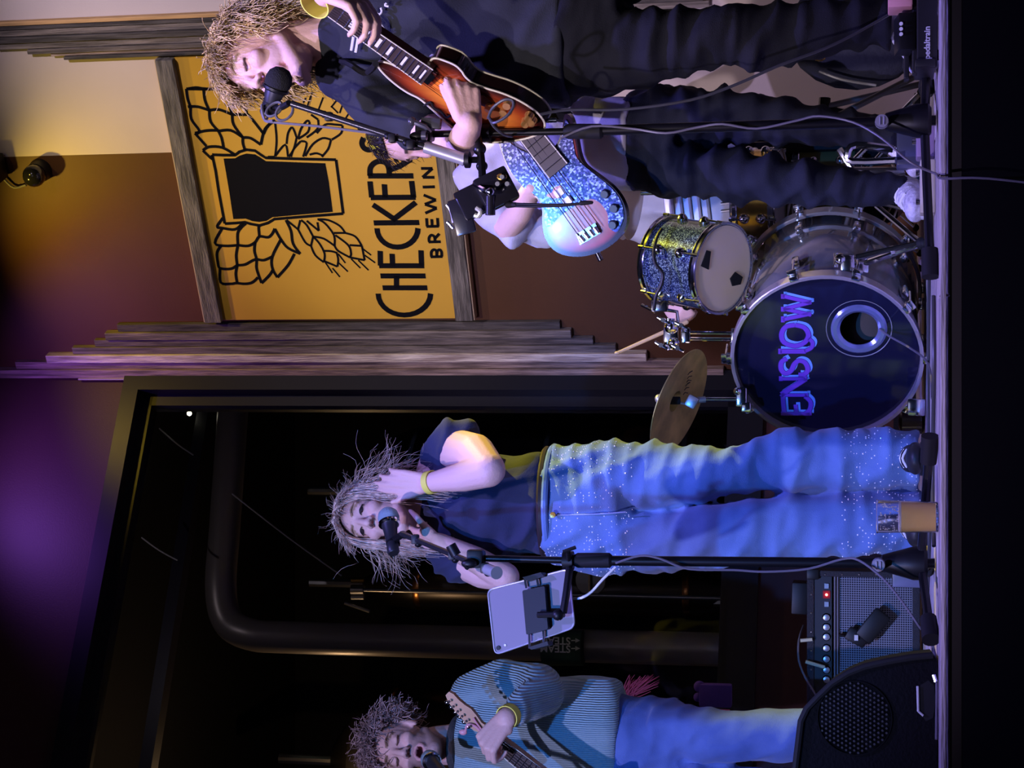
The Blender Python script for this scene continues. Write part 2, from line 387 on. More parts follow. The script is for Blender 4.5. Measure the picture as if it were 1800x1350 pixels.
for Fn,segs in ((A_,[[(245,330),(205,390),(240,400),(330,410),(385,365)],[(240,402),(190,505),(260,525),(350,520)],[(350,520),(348,440),(370,400),(405,368)],
 [(235,520),(205,570),(210,640),(225,680),(300,685),(345,660)],[(345,660),(338,590),(350,520)],[(225,680),(230,780),(300,790),(340,785),(400,790),(450,780),(490,745)],
 [(345,660),(335,720),(345,785)],[(345,660),(400,655),(470,620),(530,625),(590,600)],[(350,520),(420,525),(470,500),(500,460),(560,465),(590,440),(607,405)],
 [(607,405),(650,480),(700,540),(785,580)],[(470,500),(465,560),(480,620),(480,680),(500,745),(515,785)],[(515,785),(570,730),(595,690)],[(500,460),(495,400),(500,385)],
 [(650,480),(590,600),(590,680),(625,745)],[(625,745),(700,660),(745,580)],[(685,345),(720,420),(735,510),(785,580)]]),
 (B_,[[(105,1050),(150,1025),(240,1030),(330,1080)],[(105,1050),(170,1110),(165,1085)],[(50,930),(130,912),(210,910)],[(50,930),(130,1020)],[(210,910),(235,960),(250,1030)],
 [(0,620),(60,612),(120,620),(250,625)],[(110,620),(120,700),(150,770)],[(0,745),(70,745),(150,770)],[(150,770),(160,850),(215,915)],[(215,915),(300,910),(385,960)],[(385,960),(385,1000),(400,1050)],
 [(150,770),(220,765),(310,800)],[(310,800),(400,800),(430,810),(530,935)],[(310,800),(320,870),(385,960)],[(385,960),(440,965),(510,1010)],[(510,1010),(540,900),(610,840)],[(280,700),(310,800)],[(400,720),(410,790)],[(530,935),(545,900),(575,860)]]),
 (C_,[[(1300,620),(1310,690),(1330,745)],[(1330,745),(1335,830),(1390,910),(1370,935)],[(1300,620),(1420,622),(1530,622)]])):
    for sg_ in segs: stroke(lg,[Fn(p) for p in sg_],LW)
WL=0.0095
for Fn,segs in ((A_,[[(690,345),(770,410)],[(770,410),(785,345)],[(770,410),(820,500),(860,525)],[(860,525),(875,460)],[(875,460),(830,380),(790,345)],[(860,525),(890,590),(950,640)],
 [(950,640),(955,580),(920,510),(875,460)],[(950,560),(1000,562),(1045,575)],[(1040,575),(1050,620),(1045,670)],[(1045,670),(950,630)],[(875,460),(950,475),(1025,525)],[(1025,525),(1020,450),(960,370),(910,340)],
 [(1025,525),(1050,560),(1130,605)],[(1130,605),(1140,580),(1120,520),(1030,450)],[(905,340),(980,345),(1060,385),(1100,435)],[(1100,435),(1020,435)],[(905,360),(915,420)],[(915,420),(830,350)],
 [(1100,435),(1170,460),(1215,525)],[(1215,525),(1130,520)],[(1215,525),(1235,625)],[(1235,625),(1130,605)]]),
 (B_,[[(610,860),(620,980),(610,1090)],[(610,1090),(680,1010),(700,1095)],[(690,1005),(700,930),(730,890),(760,960)],[(760,960),(740,1040),(705,1095)],[(720,1095),(740,1040),(790,985)],[(790,985),(830,1000),(805,1095)],
 [(770,970),(790,900),(830,845),(850,850)],[(850,850),(840,920),(770,970)],[(860,800),(910,835)],[(910,835),(905,900),(830,960)],[(820,1090),(870,1010),(940,965),(1000,975)],[(1000,975),(980,1040),(935,1095)],
 [(900,930),(960,870),(1030,870),(1080,875)],[(1080,875),(1070,930),(1005,975)],[(610,1095),(560,1095)],[(850,1080),(900,1070),(950,1090)]])):
    for sg_ in segs: stroke(lg,[Fn(p) for p in sg_],WL)
AW=0.007
for p,q in (((960,640),(1010,715)),((1010,680),(1062,742)),((1050,640),(1118,705)),((1050,580),(1100,645)),((1140,615),(1205,680)),((1190,625),(1262,695)),((1235,590),(1308,643)),((1215,540),(1280,590))):
    stroke(lg,[A_(p),A_(q)],AW,0)
for p,q in (((870,640),(835,740)),((825,680),(805,720)),((945,680),(900,800)),((1040,700),(1000,750)),((1095,690),(1060,790)),((1150,750),(1100,830)),((1000,740),(1050,790)),((900,770),(950,820))):
    stroke(lg,[B_(p),B_(q)],AW,0)
ol=[B_(p) for p in ((170,1080),(250,1083),(330,1083),(360,1060),(410,1045),(470,1052),(510,1080),(545,1102),(800,1110),(1035,1115))]
stroke(lg,ol,LW,0); ol2=[B_((1035,1115)),B_((1060,1300)),A_((1085,300))]; stroke(lg,ol2,LW,0)
stroke(lg,[A_(p) for p in ((1085,300),(850,318),(605,338),(560,365),(500,383),(440,372),(400,360),(330,366),(258,370))],LW,0)
stroke(lg,[A_((258,370)),A_((215,140)),B_((195,1195)),B_((170,1080))],LW,0)
for tgt in (0,):
    fill=[B_(p) for p in ((250,1107),(330,1105),(365,1085),(410,1072),(470,1078),(505,1098),(545,1125),(960,1140))]+[A_((985,80)),A_((1012,288)),A_((800,306)),A_((590,325)),A_((550,350)),A_((500,358)),A_((450,352)),A_((405,335)),A_((318,338)),A_((290,150))]
    lg.add([SP(x,y,OFF+0.0012) for x,y in fill],[tuple(range(len(fill)))])
lg.build('logo_drawing',ink,sg,smooth=0)
tx=MB(); TW=0.0232
def arc(cx,cy,rx,ry,a0,a1,n=14): return [(cx+rx*math.cos(math.radians(a0+(a1-a0)*k/n)),cy+ry*math.sin(math.radians(a0+(a1-a0)*k/n))) for k in range(n+1)]
def T(pts,w=TW,Fn=A_,curve=0): stroke(tx,[Fn(p) for p in pts],w,curve)
T(arc(1512,858,183,150,180,0)); 
T([(1345,735),(1660,735)]);T([(1360,818),(1672,818)]);T([(1457,735),(1457,818)])
T([(1335,664),(1650,664)]);T([(1345,664),(1343,560)]);T([(1430,664),(1426,580)]);T([(1632,664),(1628,556)])
T(arc(1464,402,143,132,180,0))
T([(1298,365),(1616,362)]);T([(1452,345),(1292,238)]);T([(1430,345),(1592,222)])
T([(1276,188),(1590,186)]);T([(1284,188),(1272,75)]);T([(1378,188),(1372,95)]);T([(1576,188),(1562,72)])
T([(1258,1228),(1575,1228)],Fn=B_);T([(1272,1228),(1274,1175),(1300,1140),(1340,1126),(1385,1140),(1404,1180),(1406,1228)],Fn=B_,curve=4);T([(1400,1190),(1480,1160),(1560,1110)],Fn=B_)
T([(1228,962),(1215,1000),(1232,1035),(1270,1046),(1310,1020),(1345,985),(1395,950),(1440,950),(1475,980),(1480,1020),(1455,1055)],Fn=B_,curve=3)
T([(1190,905),(1520,905)],Fn=B_);T([(1205,905),(1205,860),(1235,815),(1275,800),(1320,815),(1340,860),(1340,905)],Fn=B_,curve=3)
SW=0.0125
T([(1695,602),(1778,600)],SW);T([(1702,602),(1700,570),(1715,552),(1735,560),(1738,600)],SW,curve=3);T([(1738,600),(1742,562),(1760,552),(1772,570),(1772,600)],SW,curve=3)
T([(1680,498),(1766,496)],SW);T([(1686,498),(1684,470),(1700,450),(1722,462),(1726,498)],SW,curve=3);T([(1724,475),(1756,440)],SW)
T([(1665,390),(1752,388)],SW);T([(1671,390),(1667,332)],SW);T([(1706,390),(1703,338)],SW);T([(1747,390),(1743,330)],SW)
T([(1658,297),(1738,262)],SW);T([(1738,262),(1655,235)],SW);T([(1655,235),(1732,205)],SW);T([(1732,205),(1646,170)],SW)
T([(1640,115),(1725,113)],SW)
T([(1640,1238),(1722,1238)],SW,B_);T([(1628,1176),(1708,1176)],SW,B_);T([(1638,1238),(1708,1176)],SW,B_)
tx.build('lettering',ink,sg,smooth=0)
# ---------------------------------------------------------------- small things on the walls
p=S(60,309,0.07); t=thing('dome_camera','black dome camera with a loose cable on the brown wall','camera',tuple(p))
m=MB(); m.ell(p,0.048); m.build('dome',mat('glossy_black',(0.01,0.01,0.01),0.12,coat=0.6),t)
m=MB(); m.cyl(p-nS*0.07,p-nS*0.02,0.05,0.046,20); m.build('base',black,t)
m=MB(); m.tube([S(46,325,0.03),S(25,330,0.02),S(8,316,0.02),S(0,303,0.02),S(-10,300,0.01)],0.005); m.build('cable',cablem,t)
m=MB(); m.bbox(S(-16,296,0.06),(0.11,0.09,0.10),Rs,0.01); m.bbox(S(-26,296,0.03),(0.05,0.06,0.06),Rs,0.01)
tag(m.build('wall_speaker',black),'black box speaker at the top of the brown wall above the dome camera','speaker')
# ---------------------------------------------------------------- brewery behind the glass
def BP(x,y,Y): return P(x,y,Y)
ductm=mat('duct_metal',(0.30,0.27,0.26),0.38,0.4,bump=0.1,bscale=8)
m=MB(); m.tube([P(415,640,9.6),P(404,800,9.5),P(395,930,9.4),P(388,1030,9.3),P(400,1090,9.25),P(440,1115,9.2),P(520,1121,9.2),P(800,1129,9.2),P(1050,1136,9.2),P(1300,1143,9.2),V((P(1300,1143,9.2).x,9.2,0.001))],0.085,20,6)
t=tag(m.build('duct_pipe',ductm),'wide grey pipe bending down behind the window, left of the singer','pipe')
m=MB(); pa,pb=P(955,1139,9.1),P(1025,1139,9.1); m.cyl(pb,pa,0.089,0.089,20); 
stk=m.build('pipe_label',mat('green_sticker',(0.03,0.07,0.05),0.5),t)
# lettering on the pipe label: STEAM with arrows
def text(body, size, loc, xdir, ydir, mm, parent, name='lettering', ext=0.0006, bold=0.0):
    cu=bpy.data.curves.new('t','FONT'); cu.body=body; cu.size=size; cu.extrude=ext; cu.offset=bold; cu.resolution_u=3
    o=bpy.data.objects.new('t',cu); COL.objects.link(o)
    dg=bpy.context.evaluated_depsgraph_get(); me=bpy.data.meshes.new_from_object(o.evaluated_get(dg)); bpy.data.objects.remove(o)
    x=V(xdir).normalized(); z=x.cross(V(ydir)).normalized(); y=z.cross(x); me.materials.clear()
    Mx=Matrix((( x.x,y.x,z.x,0),(x.y,y.y,z.y,0),(x.z,y.z,z.z,0),(0,0,0,1))); off=V(loc)-(rootloc(parent) if parent else V((0,0,0)))
    me.transform(Matrix.Translation(off)@Mx); return link(name,me,mm,parent,smooth=0)
lm=mat('sticker_white',(0.8,0.85,0.82),0.5)
UPZ=V((0,0,1)); XR=V((1,0,0))
for yy_,dd in ((1126,0),(1140,0)):
    text('STEAM',0.052,P(1003,yy_-5,9.0),UPZ,-XR,lm,t,bold=0.001)
    m=MB(); a=P(1004,yy_,9.0); b=P(1020,yy_,9.0); q=V((0.009,0,0)); m.add([a-q*.3,a+q*.3,b+q*.3+V((0,0,.02)),b-q*.3+V((0,0,.02)),b+q*1.3+V((0,0,.025)),b-q*1.3+V((0,0,.025)),b],[(0,1,2,3),(4,5,6)]); m.build('arrow',lm,t,smooth=0)
beamm=mat('dark_beam',(0.03,0.028,0.045),0.5)
m=MB()
for (a,b,r) in (((365,700),(259,1360),.05),):
    pa,pb=P(a[0],a[1],9.9),P(b[0],b[1],8.6); m.cyl(pa,pb,r,r,4)
tag(m.build('ceiling_beam',beamm,smooth=0),'dark horizontal beam high behind the window','beam')
tankm=mat('tank_steel',(0.10,0.09,0.09),0.3,0.9)
def tank(xl,ya,yb,Y,xt,xb,label,copper=True):
    pa,pb=P(xt,(ya+yb)/2,Y),P(xb,(ya+yb)/2,Y); r=abs((P(xt,ya,Y)-P(xt,yb,Y)).x)/2
    t=thing('brewing_tank',label,'tank',(pb.x,pb.y,pb.z),'tanks behind the window')
    m=MB(); a=V((pb.x,pb.y,pb.z)); h=pa.z-pb.z
    m.lathe(a,(0,0,1),[(0,r*.3),(h*.12,r),(h*.86,r),(h*.93,r*.85),(h,r*.25)],32); m.build('shell',tankm,t)
    for q in (.16,.5,.84):
      m=MB(); m.lathe(a+V((0,0,h*q)),(0,0,1),[(0,r*1.005),(.01,r*1.02),(.03,r*1.02),(.04,r*1.005)],32,False)
      m.build('band',mat('copper',(0.75,0.33,0.12),0.25,1.0) if copper else steel,t)
    m=MB(); m.cyl(a+V((r*.5,-r*.86,h*.4)),a+V((r*.5,-r*.86-.06,h*.4)),.09,.09,20); m.tube([a+V((r*.5-.08,-r*.86-.07,h*.4)),a+V((r*.5+.08,-r*.86-.07,h*.4))],.012); m.build('hatch',steel,t)
    m=MB(); m.cyl(a+V((0,0,h)),a+V((0,0,h+.35)),.03,.03,10); m.build('vent_pipe',steel,t)
    for k_ in range(3): m=MB(); q_=a+V((r*.7*math.cos(k_*2.1),r*.7*math.sin(k_*2.1),0)); m.cyl(V((q_.x,q_.y,0)),q_+V((0,0,h*.14)),.03,.03,10); m.build('leg',steel,t)
tank(0,760,985,10.6,640,1330,'dark steel tank behind the window, right of the singer',False)
tank(0,1000,1085,10.9,640,1330,'narrow steel tank seen behind the window between singer and pipe')
tank(0,1240,1500,10.4,590,1330,'copper banded tank behind the curly haired guitarist')
m=MB()
for a,b in (((408,868,9.0),(600,1012,9.0)),((249,945,9.0),(312,985,9.0)),((280,753,9.4),(340,800,9.4))): m.tube([P(*a),P((a[0]+b[0])/2,(a[1]+b[1])/2+3,a[2]),P(*b)],0.004,6)
tag(m.build('reflection_lines',mat('pale_reflection',(0.5,0.48,0.5),0.4)),'thin pale tubes drawn as light strip reflections in the brewery window','cable')  # pale tubes stand in for reflected light strips
p=P(333,727,9.8); t=thing('ceiling_bulb','tiny lit bulb high behind the window near the barn boards','lamp',tuple(p))
m=MB(); m.ell(p,.013); m.build('bulb',mat('bulb_glow',(1,1,.9),0.5,emit=(1,.95,.7),estr=14),t); m=MB(); m.cyl(p+V((0,0,.01)),p+V((0,0,.05)),.012); m.build('socket',black,t)
for q,(x,y,Y,e) in enumerate(((560,1390,9.6,7),(-200,1200,11.8,1.2))):  # unseen fill lights added to brighten the tanks behind the glass
    l=bpy.data.lights.new('brewery_fill','POINT'); l.energy=e; l.color=(1,.62,.3); l.shadow_soft_size=.01; o=bpy.data.objects.new('brewery_fill',l); COL.objects.link(o); o.location=P(x,y,Y)
l=bpy.data.lights.new('brewery_fill','POINT'); l.energy=1.6; l.color=(.8,.7,.8); l.shadow_soft_size=.005; o=bpy.data.objects.new('brewery_fill',l); COL.objects.link(o); o.location=V((-0.9,8.3,4.1))  # another added fill light, out of view
# hose reel / valve cluster
t=thing('valve_manifold','small bright metal valve manifold on the dark brewery wall beside her hair','valve',tuple(P(627,1035,10.0)))
for i,yv in enumerate((1020,1037,1050)):
    m=MB(); m.cyl(P(618,yv,10.0),P(640,yv,10.0),.016 if i!=1 else .03,None,12); m.build('pipe_stub',steel if i else brass,t)
m=MB(); q_=P(640,1037,10.0); m.cyl(q_,V((q_.x,10.0,0)),.012); m.build('riser',steel,t)
m=MB(); m.cyl(P(606,1060,10.0),P(650,1075,10.0),.01); m.build('handle',steel,t)
# things on the sill inside the glass
fe=mat('pink_feather',(0.55,0.12,0.28),0.7)
base=W(1100,1235,-0.25); t=thing('feather_spray','pink feathery tuft behind the glass beside the sweater hem','decoration',tuple(base))
m=MB(); rr=random.Random(5)
for i in range(60):
    a=P(1095,1228,6.95); 
    x1=1105+rr.random()*55; y1=1185+abs(rr.gauss(0,12)); b=P(x1,y1,6.95+rr.uniform(-.05,.05))
    m.tube([a+V((rr.uniform(-.02,.02),0,rr.uniform(-.05,.02))),(a+b)/2+V((rr.uniform(-.01,.01),0,rr.uniform(-.01,.01))),b],[.004,.001],4,3)
m.build('plume',fe,t); m=MB(); m.tube([P(1095,1228,6.95),P(1180,1245,6.95),P(1283,1250,6.95)],.006); m.build('stem',fe,t)
m=MB(); c=P(1258,1222,6.80); m.bbox(c,(.085,.05,.12),None,.008); m.ell(c+V((.03,0,.06)),.022); m.ell(c+V((-.01,0,.065)),.018)
tag(m.build('purple_bundle',mat('purple_cloth',(0.22,0.12,0.6),0.8,bump=.4,bscale=30)),'purple bundle on the window ledge beside blue jeans','bag')
# ================================================================ people
def head_parts(mb, C, F, U, s=1.0, jaw=0.0, wide=1.0):
    """add skull, jaw, nose, brow, cheeks, eyelids and ears to a blob; returns the head's frame"""
    F=V(F).normalized(); U=(V(U)-F*V(U).dot(F)).normalized(); R=U.cross(F)*-1   # R = towards the head's image-left... kept orthogonal
    R=F.cross(U)
    Mx=Matrix((R,F,U)).transposed(); H=lambda x,y,z: V(C)+Mx@V((x*wide*s,y*s,z*s)); q=lambda *r: tuple(a*s for a in r)
    mb.ell(H(0,-.014,.030),q(.074*wide,.094,.088),Mx,24,16)
    mb.ell(H(0,.030,.022),q(.060*wide,.060,.070),Mx,20,14)
    mb.ell(H(0,.026,-.040),q(.054*wide,.058,.066),Mx,20,14)
    mb.cap(H(-.045,.0,-.055),H(-.016,.066,-.100-jaw),.020*s,.018*s); mb.cap(H(.045,.0,-.055),H(.016,.066,-.100-jaw),.020*s,.018*s)
    mb.cap(H(-.016,.066,-.098-jaw),H(.016,.066,-.098-jaw),.019*s)
    mb.ell(H(0,.03,-.085-jaw*.7),q(.04,.045,.028),Mx)
    mb.cap(H(0,.086,.024),H(0,.106,-.020),.0075*s,.0115*s); mb.ell(H(0,.107,-.024),q(.012,.011,.010),Mx)
    for k in (-1,1):
        mb.ell(H(k*.0125,.096,-.028),q(.0085,.011,.0085),Mx)
        mb.cap(H(k*.012,.083,.036),H(k*.046,.066,.034),.0095*s,.008*s)
        mb.ell(H(k*.036,.062,-.022),q(.024,.022,.022),Mx)
        mb.ell(H(k*.031,.071,.012),q(.0155,.014,.0115),Mx)
        mb.ell(H(k*.076,-.006,-.002),(.007*s,.017*s,.030*s),Mx); mb.ell(H(k*.073,.004,-.022),q(.006,.009,.012),Mx)
    mc=H(0,.083,-.060-jaw*.5)
    for t0 in range(12):
        t=2*PI*t0/12; t1=2*PI*(t0+1)/12; a=(.023,.014+jaw*.55)
        p0=H(a[0]*math.cos(t),.084-.010*abs(math.cos(t)),-.062-jaw*.5+a[1]*math.sin(t)); p1=H(a[0]*math.cos(t1),.084-.010*abs(math.cos(t1)),-.062-jaw*.5+a[1]*math.sin(t1))
        mb.cap(p0,p1,.0068*s,n=8)
    return dict(C=V(C),M=Mx,s=s,jaw=jaw,wide=wide,H=H)
def hand(mb, Wp, D, N, s=1.0, curls=(.5,.5,.5,.5), thumb=.4, side=1, spread=.10, tdir=None):
    """palm and five separate fingers; D wrist->knuckles, N out of the palm, side = where the thumb sits"""
    D=V(D).normalized(); N=(V(N)-D*V(N).dot(D)).normalized(); L=D.cross(N)*side; W0=V(Wp)
    for i,(lat,lg,sl) in enumerate(((.030,.086,.92),(.010,.090,1.0),(-.010,.086,.95),(-.029,.078,.78))):
        k=W0+(D*lg+L*lat)*s; mb.cap(W0+L*lat*.55*s,k,.0135*s,.0105*s,10)
        p=k; d=(D+L*lat*spread*20*.1).normalized(); a=0; c=curls[i]
        for j,(ln,r0,r1) in enumerate(((.044,.0094,.0086),(.027,.0086,.0078),(.021,.0078,.0064))):
            a+=c*(1.15,1.25,.8)[j]; dd=(d*math.cos(a)+N*math.sin(a)).normalized(); e=p+dd*ln*sl*s; mb.cap(p,e,r0*s,r1*s,10); p=e
    b=W0+(D*.022+L*.022+N*.006)*s; td=V(tdir).normalized() if tdir else (D*.75+L*.65+N*thumb).normalized()
    k=b+td*.042*s; mb.cap(b,k,.0145*s,.0115*s,10); e=k+(td+N*thumb*.5).normalized()*.032*s; mb.cap(k,e,.0108*s,.0095*s,10)
    f=e+(td+D*.5+N*thumb).normalized()*.026*s; mb.cap(e,f,.0095*s,.0072*s,10)
def paint_head(me, h, skin, lip=(.62,.22,.22), beard=None, brow=(.25,.16,.09), open_=1.0, blush=0.1):
    co=getco(me); n=len(co); col=np.tile(np.array(skin,float),(n,1)); rs=np.random.RandomState(1)
    col*= (1+0.05*np.sin(co*23).sum(1)/3)[:,None]
    Mi=np.array(h['M'].transposed()); s=h['s']; L=(co-np.array(h['C']))@Mi.T/s; x,y,z=L[:,0]/h['wide'],L[:,1],L[:,2]; j=h['jaw']
    near=(np.linalg.norm(L,axis=1)<.17)
    ex=((np.abs(x)-.031)/.017)**2+((z-.012)/.013)**2
    sock=np.where(near&(y>.03),np.exp(-ex*.9)*.0022,0)
    fwd=np.array(h['M']@V((0,1,0))); co=co-fwd[None]*sock[:,None]*s
    m=(x/.0185)**2+((z+.062+j*.5)/(.0085+j*.5))**2; msk=near&(y>.045)&(m<1)
    push=np.where(msk,(1-m)*.030*open_,0); co=co-fwd[None]*push[:,None]*s
    lipm=near&(y>.05)&(m>=.9)&(m<2.3); col[lipm]=col[lipm]*.3+np.array(lip)*.7; col[msk]=(.10,.02,.02)
    ch=np.exp(-(((np.abs(x)-.038)/.022)**2+((z+.02)/.02)**2)); ch=np.where(near&(y>.03),ch,0)*blush*3; col=col*(1-ch[:,None]*.35)+np.array((.75,.25,.22))*ch[:,None]*.35
    br=near&(y>.04)&(np.abs(np.abs(x)-.031)<.021)&(np.abs(z-.038+.25*(np.abs(x)-.02)**2/.02)<.0048); col[br]=brow
    ln=near&(y>.05)&(np.abs(np.abs(x)-.031)<.015)&(np.abs(z-.0065-8*(np.abs(x)-.031)**2)<.0026); col[ln]=np.array(brow)*.5
    nos=near&(y>.085)&(np.abs(np.abs(x)-.008)<.004)&(np.abs(z+.035)<.004); col[nos]*=.25
    if beard is not None:
        bm=near&(y>-.02)&(z<-.028)&~msk&~lipm&(z>-.14)&((np.abs(x)>.018)|(z<-.085)|((z<-.036)&(z>-.050)))&(y>-.015-(z+.03)*.2)
        w_=np.where(bm,beard[1],0)[:,None]; col=col*(1-w_)+np.array(beard[0])*w_
    setco(me,co); setcol(me,np.clip(col,0,1)); return me
def make_body(par, mb, h, voxel, skin, name='body', **k):
    me=bake_blob(mb,voxel,3,.5); paint_head(me,h,skin,**k)
    co=getco(me)-np.array(rootloc(par)); setco(me,co); return link(name,me,skinmat('skin'),par,smooth=180)
def strands(name, par, h, m, n, roots, step, segs, r=.0016, curl=0.0, kf=9.0, seed=1, flow=None, grav=.35, noise=.12, keep=.0, shell=(.083,.102,.098), cen=(0,-.012,.030), lift=.35, rt=.3, label=None):
    """hair as thin tapered tubes following the skull. roots(rnd)-> local unit direction; flow(local unit)->local direction"""
    rd=random.Random(seed); Mx=h['M']; Mi=Mx.transposed(); C=h['C']; s=h['s']; off=rootloc(par)
    sh=V((shell[0]*h['wide'],shell[1],shell[2]))*s; cc=V(cen)*s; dn=Mi@V((0,0,-1)); vs=[];fs=[]
    for i in range(n):
        u=roots(rd); 
        if u is None: continue
        p=V((u.x*sh.x,u.y*sh.y,u.z*sh.z))+cc; nrm=V((u.x/sh.x,u.y/sh.y,u.z/sh.z)).normalized()
        fl=flow(u,rd).normalized(); d=(fl+nrm*lift).normalized(); ph=rd.uniform(0,6.28); k_=kf*rd.uniform(.7,1.3); cu=curl*rd.uniform(.5,1.4); nz=V((rd.gauss(0,1),rd.gauss(0,1),rd.gauss(0,1)))*noise
        pts=[]; sg=int(segs*rd.uniform(.65,1.1)); jit=V((rd.gauss(0,1),rd.gauss(0,1),rd.gauss(0,1)))*.002
        lk=1+rd.random()*.12
        for q in range(sg):
            e1=d.orthogonal().normalized(); e2=d.cross(e1); t=q*.55*k_/9+ph; pts.append(p+(e1*math.cos(t)+e2*math.sin(t))*cu*min(1,q/2.5)+jit)
            d=(d+dn*grav*.25+nz*.3+fl*keep).normalized(); p=p+d*step*s
            l=p-cc; e=(l.x/sh.x)**2+(l.y/sh.y)**2+(l.z/sh.z)**2
            if e<lk*lk: p=cc+l*(lk/math.sqrt(e)); 
        b=len(vs); 
        for q,pt in enumerate(pts):
            rr=r*(1-(1-rt)*q/max(1,len(pts)-1)); dd=(pts[min(q+1,len(pts)-1)]-pts[max(q-1,0)]).normalized(); e1=dd.orthogonal().normalized(); e2=dd.cross(e1)
            for a in range(3): 
                w_=C+Mx@(pt+(e1*math.cos(a*2.094)+e2*math.sin(a*2.094))*rr)-off; vs.append((w_.x,w_.y,w_.z))
        for q in range(len(pts)-1):
            for a in range(3): fs.append((b+q*3+a,b+q*3+(a+1)%3,b+q*3+3+(a+1)%3,b+q*3+3+a))
    me=bpy.data.meshes.new(name); me.from_pydata(vs,[],fs); o=link(name,me,m,par,smooth=180)
    o['kind']='stuff'
    if label: o['label']=label
    return o
def hair_cap(par,h,m,cut,shell=(.080,.099,.094),cen=(0,-.014,.030)):
    mb=MB(); mb.ell((0,0,0),1.0,None,32,22); vs=[];Mx=h['M'];s=h['s'];off=rootloc(par)
    P_=[V(p) for p in mb.v]; keep=[cut(p) for p in P_]
    for p in P_: q=h['C']+Mx@((V((p.x*shell[0]*h['wide'],p.y*shell[1],p.z*shell[2]))+V(cen))*s)-off; vs.append(tuple(q))
    fs=[f for f in mb.f if all(keep[i] for i in f)]
    me=bpy.data.meshes.new('hair_base'); me.from_pydata(vs,[],fs); return link('hair_base',me,m,par,smooth=180)
def face_bits(par,h,lashcol,brow=None,teeth=True,eye_open=False,lower=False):
    H=h['H']; s=h['s']; j=h['jaw']
    if teeth:
        m=MB(); m.tube([H(-.015,.070,-.0525),H(0,.079,-.0545+j*.1),H(.015,.070,-.0525)],.0042*s,8); m.build('teeth',mat('teeth',(.8,.76,.7),.3),par)
    for k in (-1,1):
        m=MB(); z=.010 if not eye_open else .016
        m.tube([H(k*.017,.0825,.007),H(k*.024,.0855,.004 if not eye_open else .012),H(k*.034,.084,.004 if not eye_open else .0125),H(k*.047,.074,.008)],.0016*s,6); m.build('eyelash',lashcol,par)
        if eye_open: m=MB(); m.ell(H(k*.0315,.0782,.0085),(.0098*s,.0068*s,.0052*s),h['M']); m.build('eye',mat('eye_dark',(.03,.02,.02),.1),par)
        if brow: m=MB(); m.tube([H(k*.014,.088,.034),H(k*.030,.086,.042),H(k*.050,.070,.037)],[.0038*s,.0018*s],6); m.build('eyebrow',brow,par)
denim_bump=lambda n,c,**k: mat(n,c,.8,var=k.get('var',.22),vscale=5,bump=.25,bscale=420,sheen=.2,col2=k.get('col2'))
# ---- shoes
def shoe(par, heel, toe, up=V((0,0,1)), mm=None, sm=None, w=.042, h=.085, sole=.022, lace=True):
    heel=V(heel); toe=V(toe); d=toe-heel; d.z=0; L=d.length; d.normalize(); l=d.cross(V((0,0,1))); b=heel.copy(); b.z=sole
    mb=MB(); R=Matrix((d,l,V((0,0,1)))).transposed()
    mb.ell(b+d*L*.14+V((0,0,h*.52)),(L*.16,w*.82,h*.55),R); mb.ell(b+d*L*.42+V((0,0,h*.32)),(L*.30,w*.9,h*.42),R); mb.ell(b+d*L*.76+V((0,0,h*.20)),(L*.25,w*1.02,h*.32),R)
    mb.cap(b+d*L*.16+V((0,0,h*.3)),b+d*L*.82+V((0,0,h*.16)),w*.75,w*.5)
    co=[(x,y,max(z,sole*.7)) for x,y,z in mb.v]; mb.v=co
    me=bake_blob(mb,.006,3); c=getco(me)-np.array(rootloc(par)); setco(me,c); o=link('shoe',me,mm,par,smooth=180)
    m=MB(); out=[]
    for k in range(20):
        t=2*PI*k/20; ct,st=math.cos(t),math.sin(t); out.append(heel+d*(L*.5+L*.52*ct)+l*(w*(1.04 if ct>0 else .86)*st)+V((0,0,sole+.004-heel.z)))
    m.prism(out,(0,0,1),sole+.002); m.build('sole',sm or mm,o,smooth=40)
    if lace:
        m=MB()
        for q in (.36,.46,.56,.66): 
            c=b+d*L*q+V((0,0,h*(.80-.75*(q-.3)))); m.tube([c-l*w*.55-V((0,0,.006)),c+V((0,0,.006)),c+l*w*.55-V((0,0,.006))],.0035,6)
        m.build('laces',mat('lace_white',(.75,.75,.75),.8),o)
    return o
# ======================== singer
wom=thing('person','woman in navy t-shirt and sparkling flared blue jeans, singing with both hands by her ears','person',tuple(P(1625,880,5.2)*V((1,1,0)) if False else (P(1625,880,5.2).x,5.2,0)))
YW=5.2
mb=MB(); Hw=P(663,906,YW-.02)
hw=head_parts(mb,Hw,(-.13,-1,.20),(0.02,.2,1),1.0,jaw=.014)
mb.cap(P(690,893,YW+.03),P(755,885,YW+.04),.052,.056); mb.cap(P(752,850,YW+.05),P(768,815,YW+.07),.045,.055); mb.cap(P(752,915,YW+.05),P(768,955,YW+.07),.045,.055)
tors_w=[(762,838,925,YW+.05,.07),(785,800,968,YW+.06,.10),(830,806,972,YW+.04,.115),(890,812,968,YW+.04,.10),(950,802,972,YW+.03,.10),(1010,792,990,YW+.03,.11),(1070,786,1000,YW+.03,.12)]
mb.loft(tors_w,sc=.93)
legsL=[(1060,786,900,YW+.02,.10),(1120,782,897,YW,.10),(1200,786,884,YW-.02,.085),(1290,790,868,YW-.03,.07),(1400,783,862,YW,.07),(1500,775,850,YW+.01,.06),(1590,775,845,YW+.02,.05)]
legsR=[(1060,890,1000,YW+.02,.10),(1120,893,1002,YW,.10),(1200,890,998,YW-.02,.085),(1290,890,990,YW-.03,.07),(1400,885,970,YW,.06),(1500,880,965,YW+.01,.06),(1600,885,955,YW+.02,.05)]
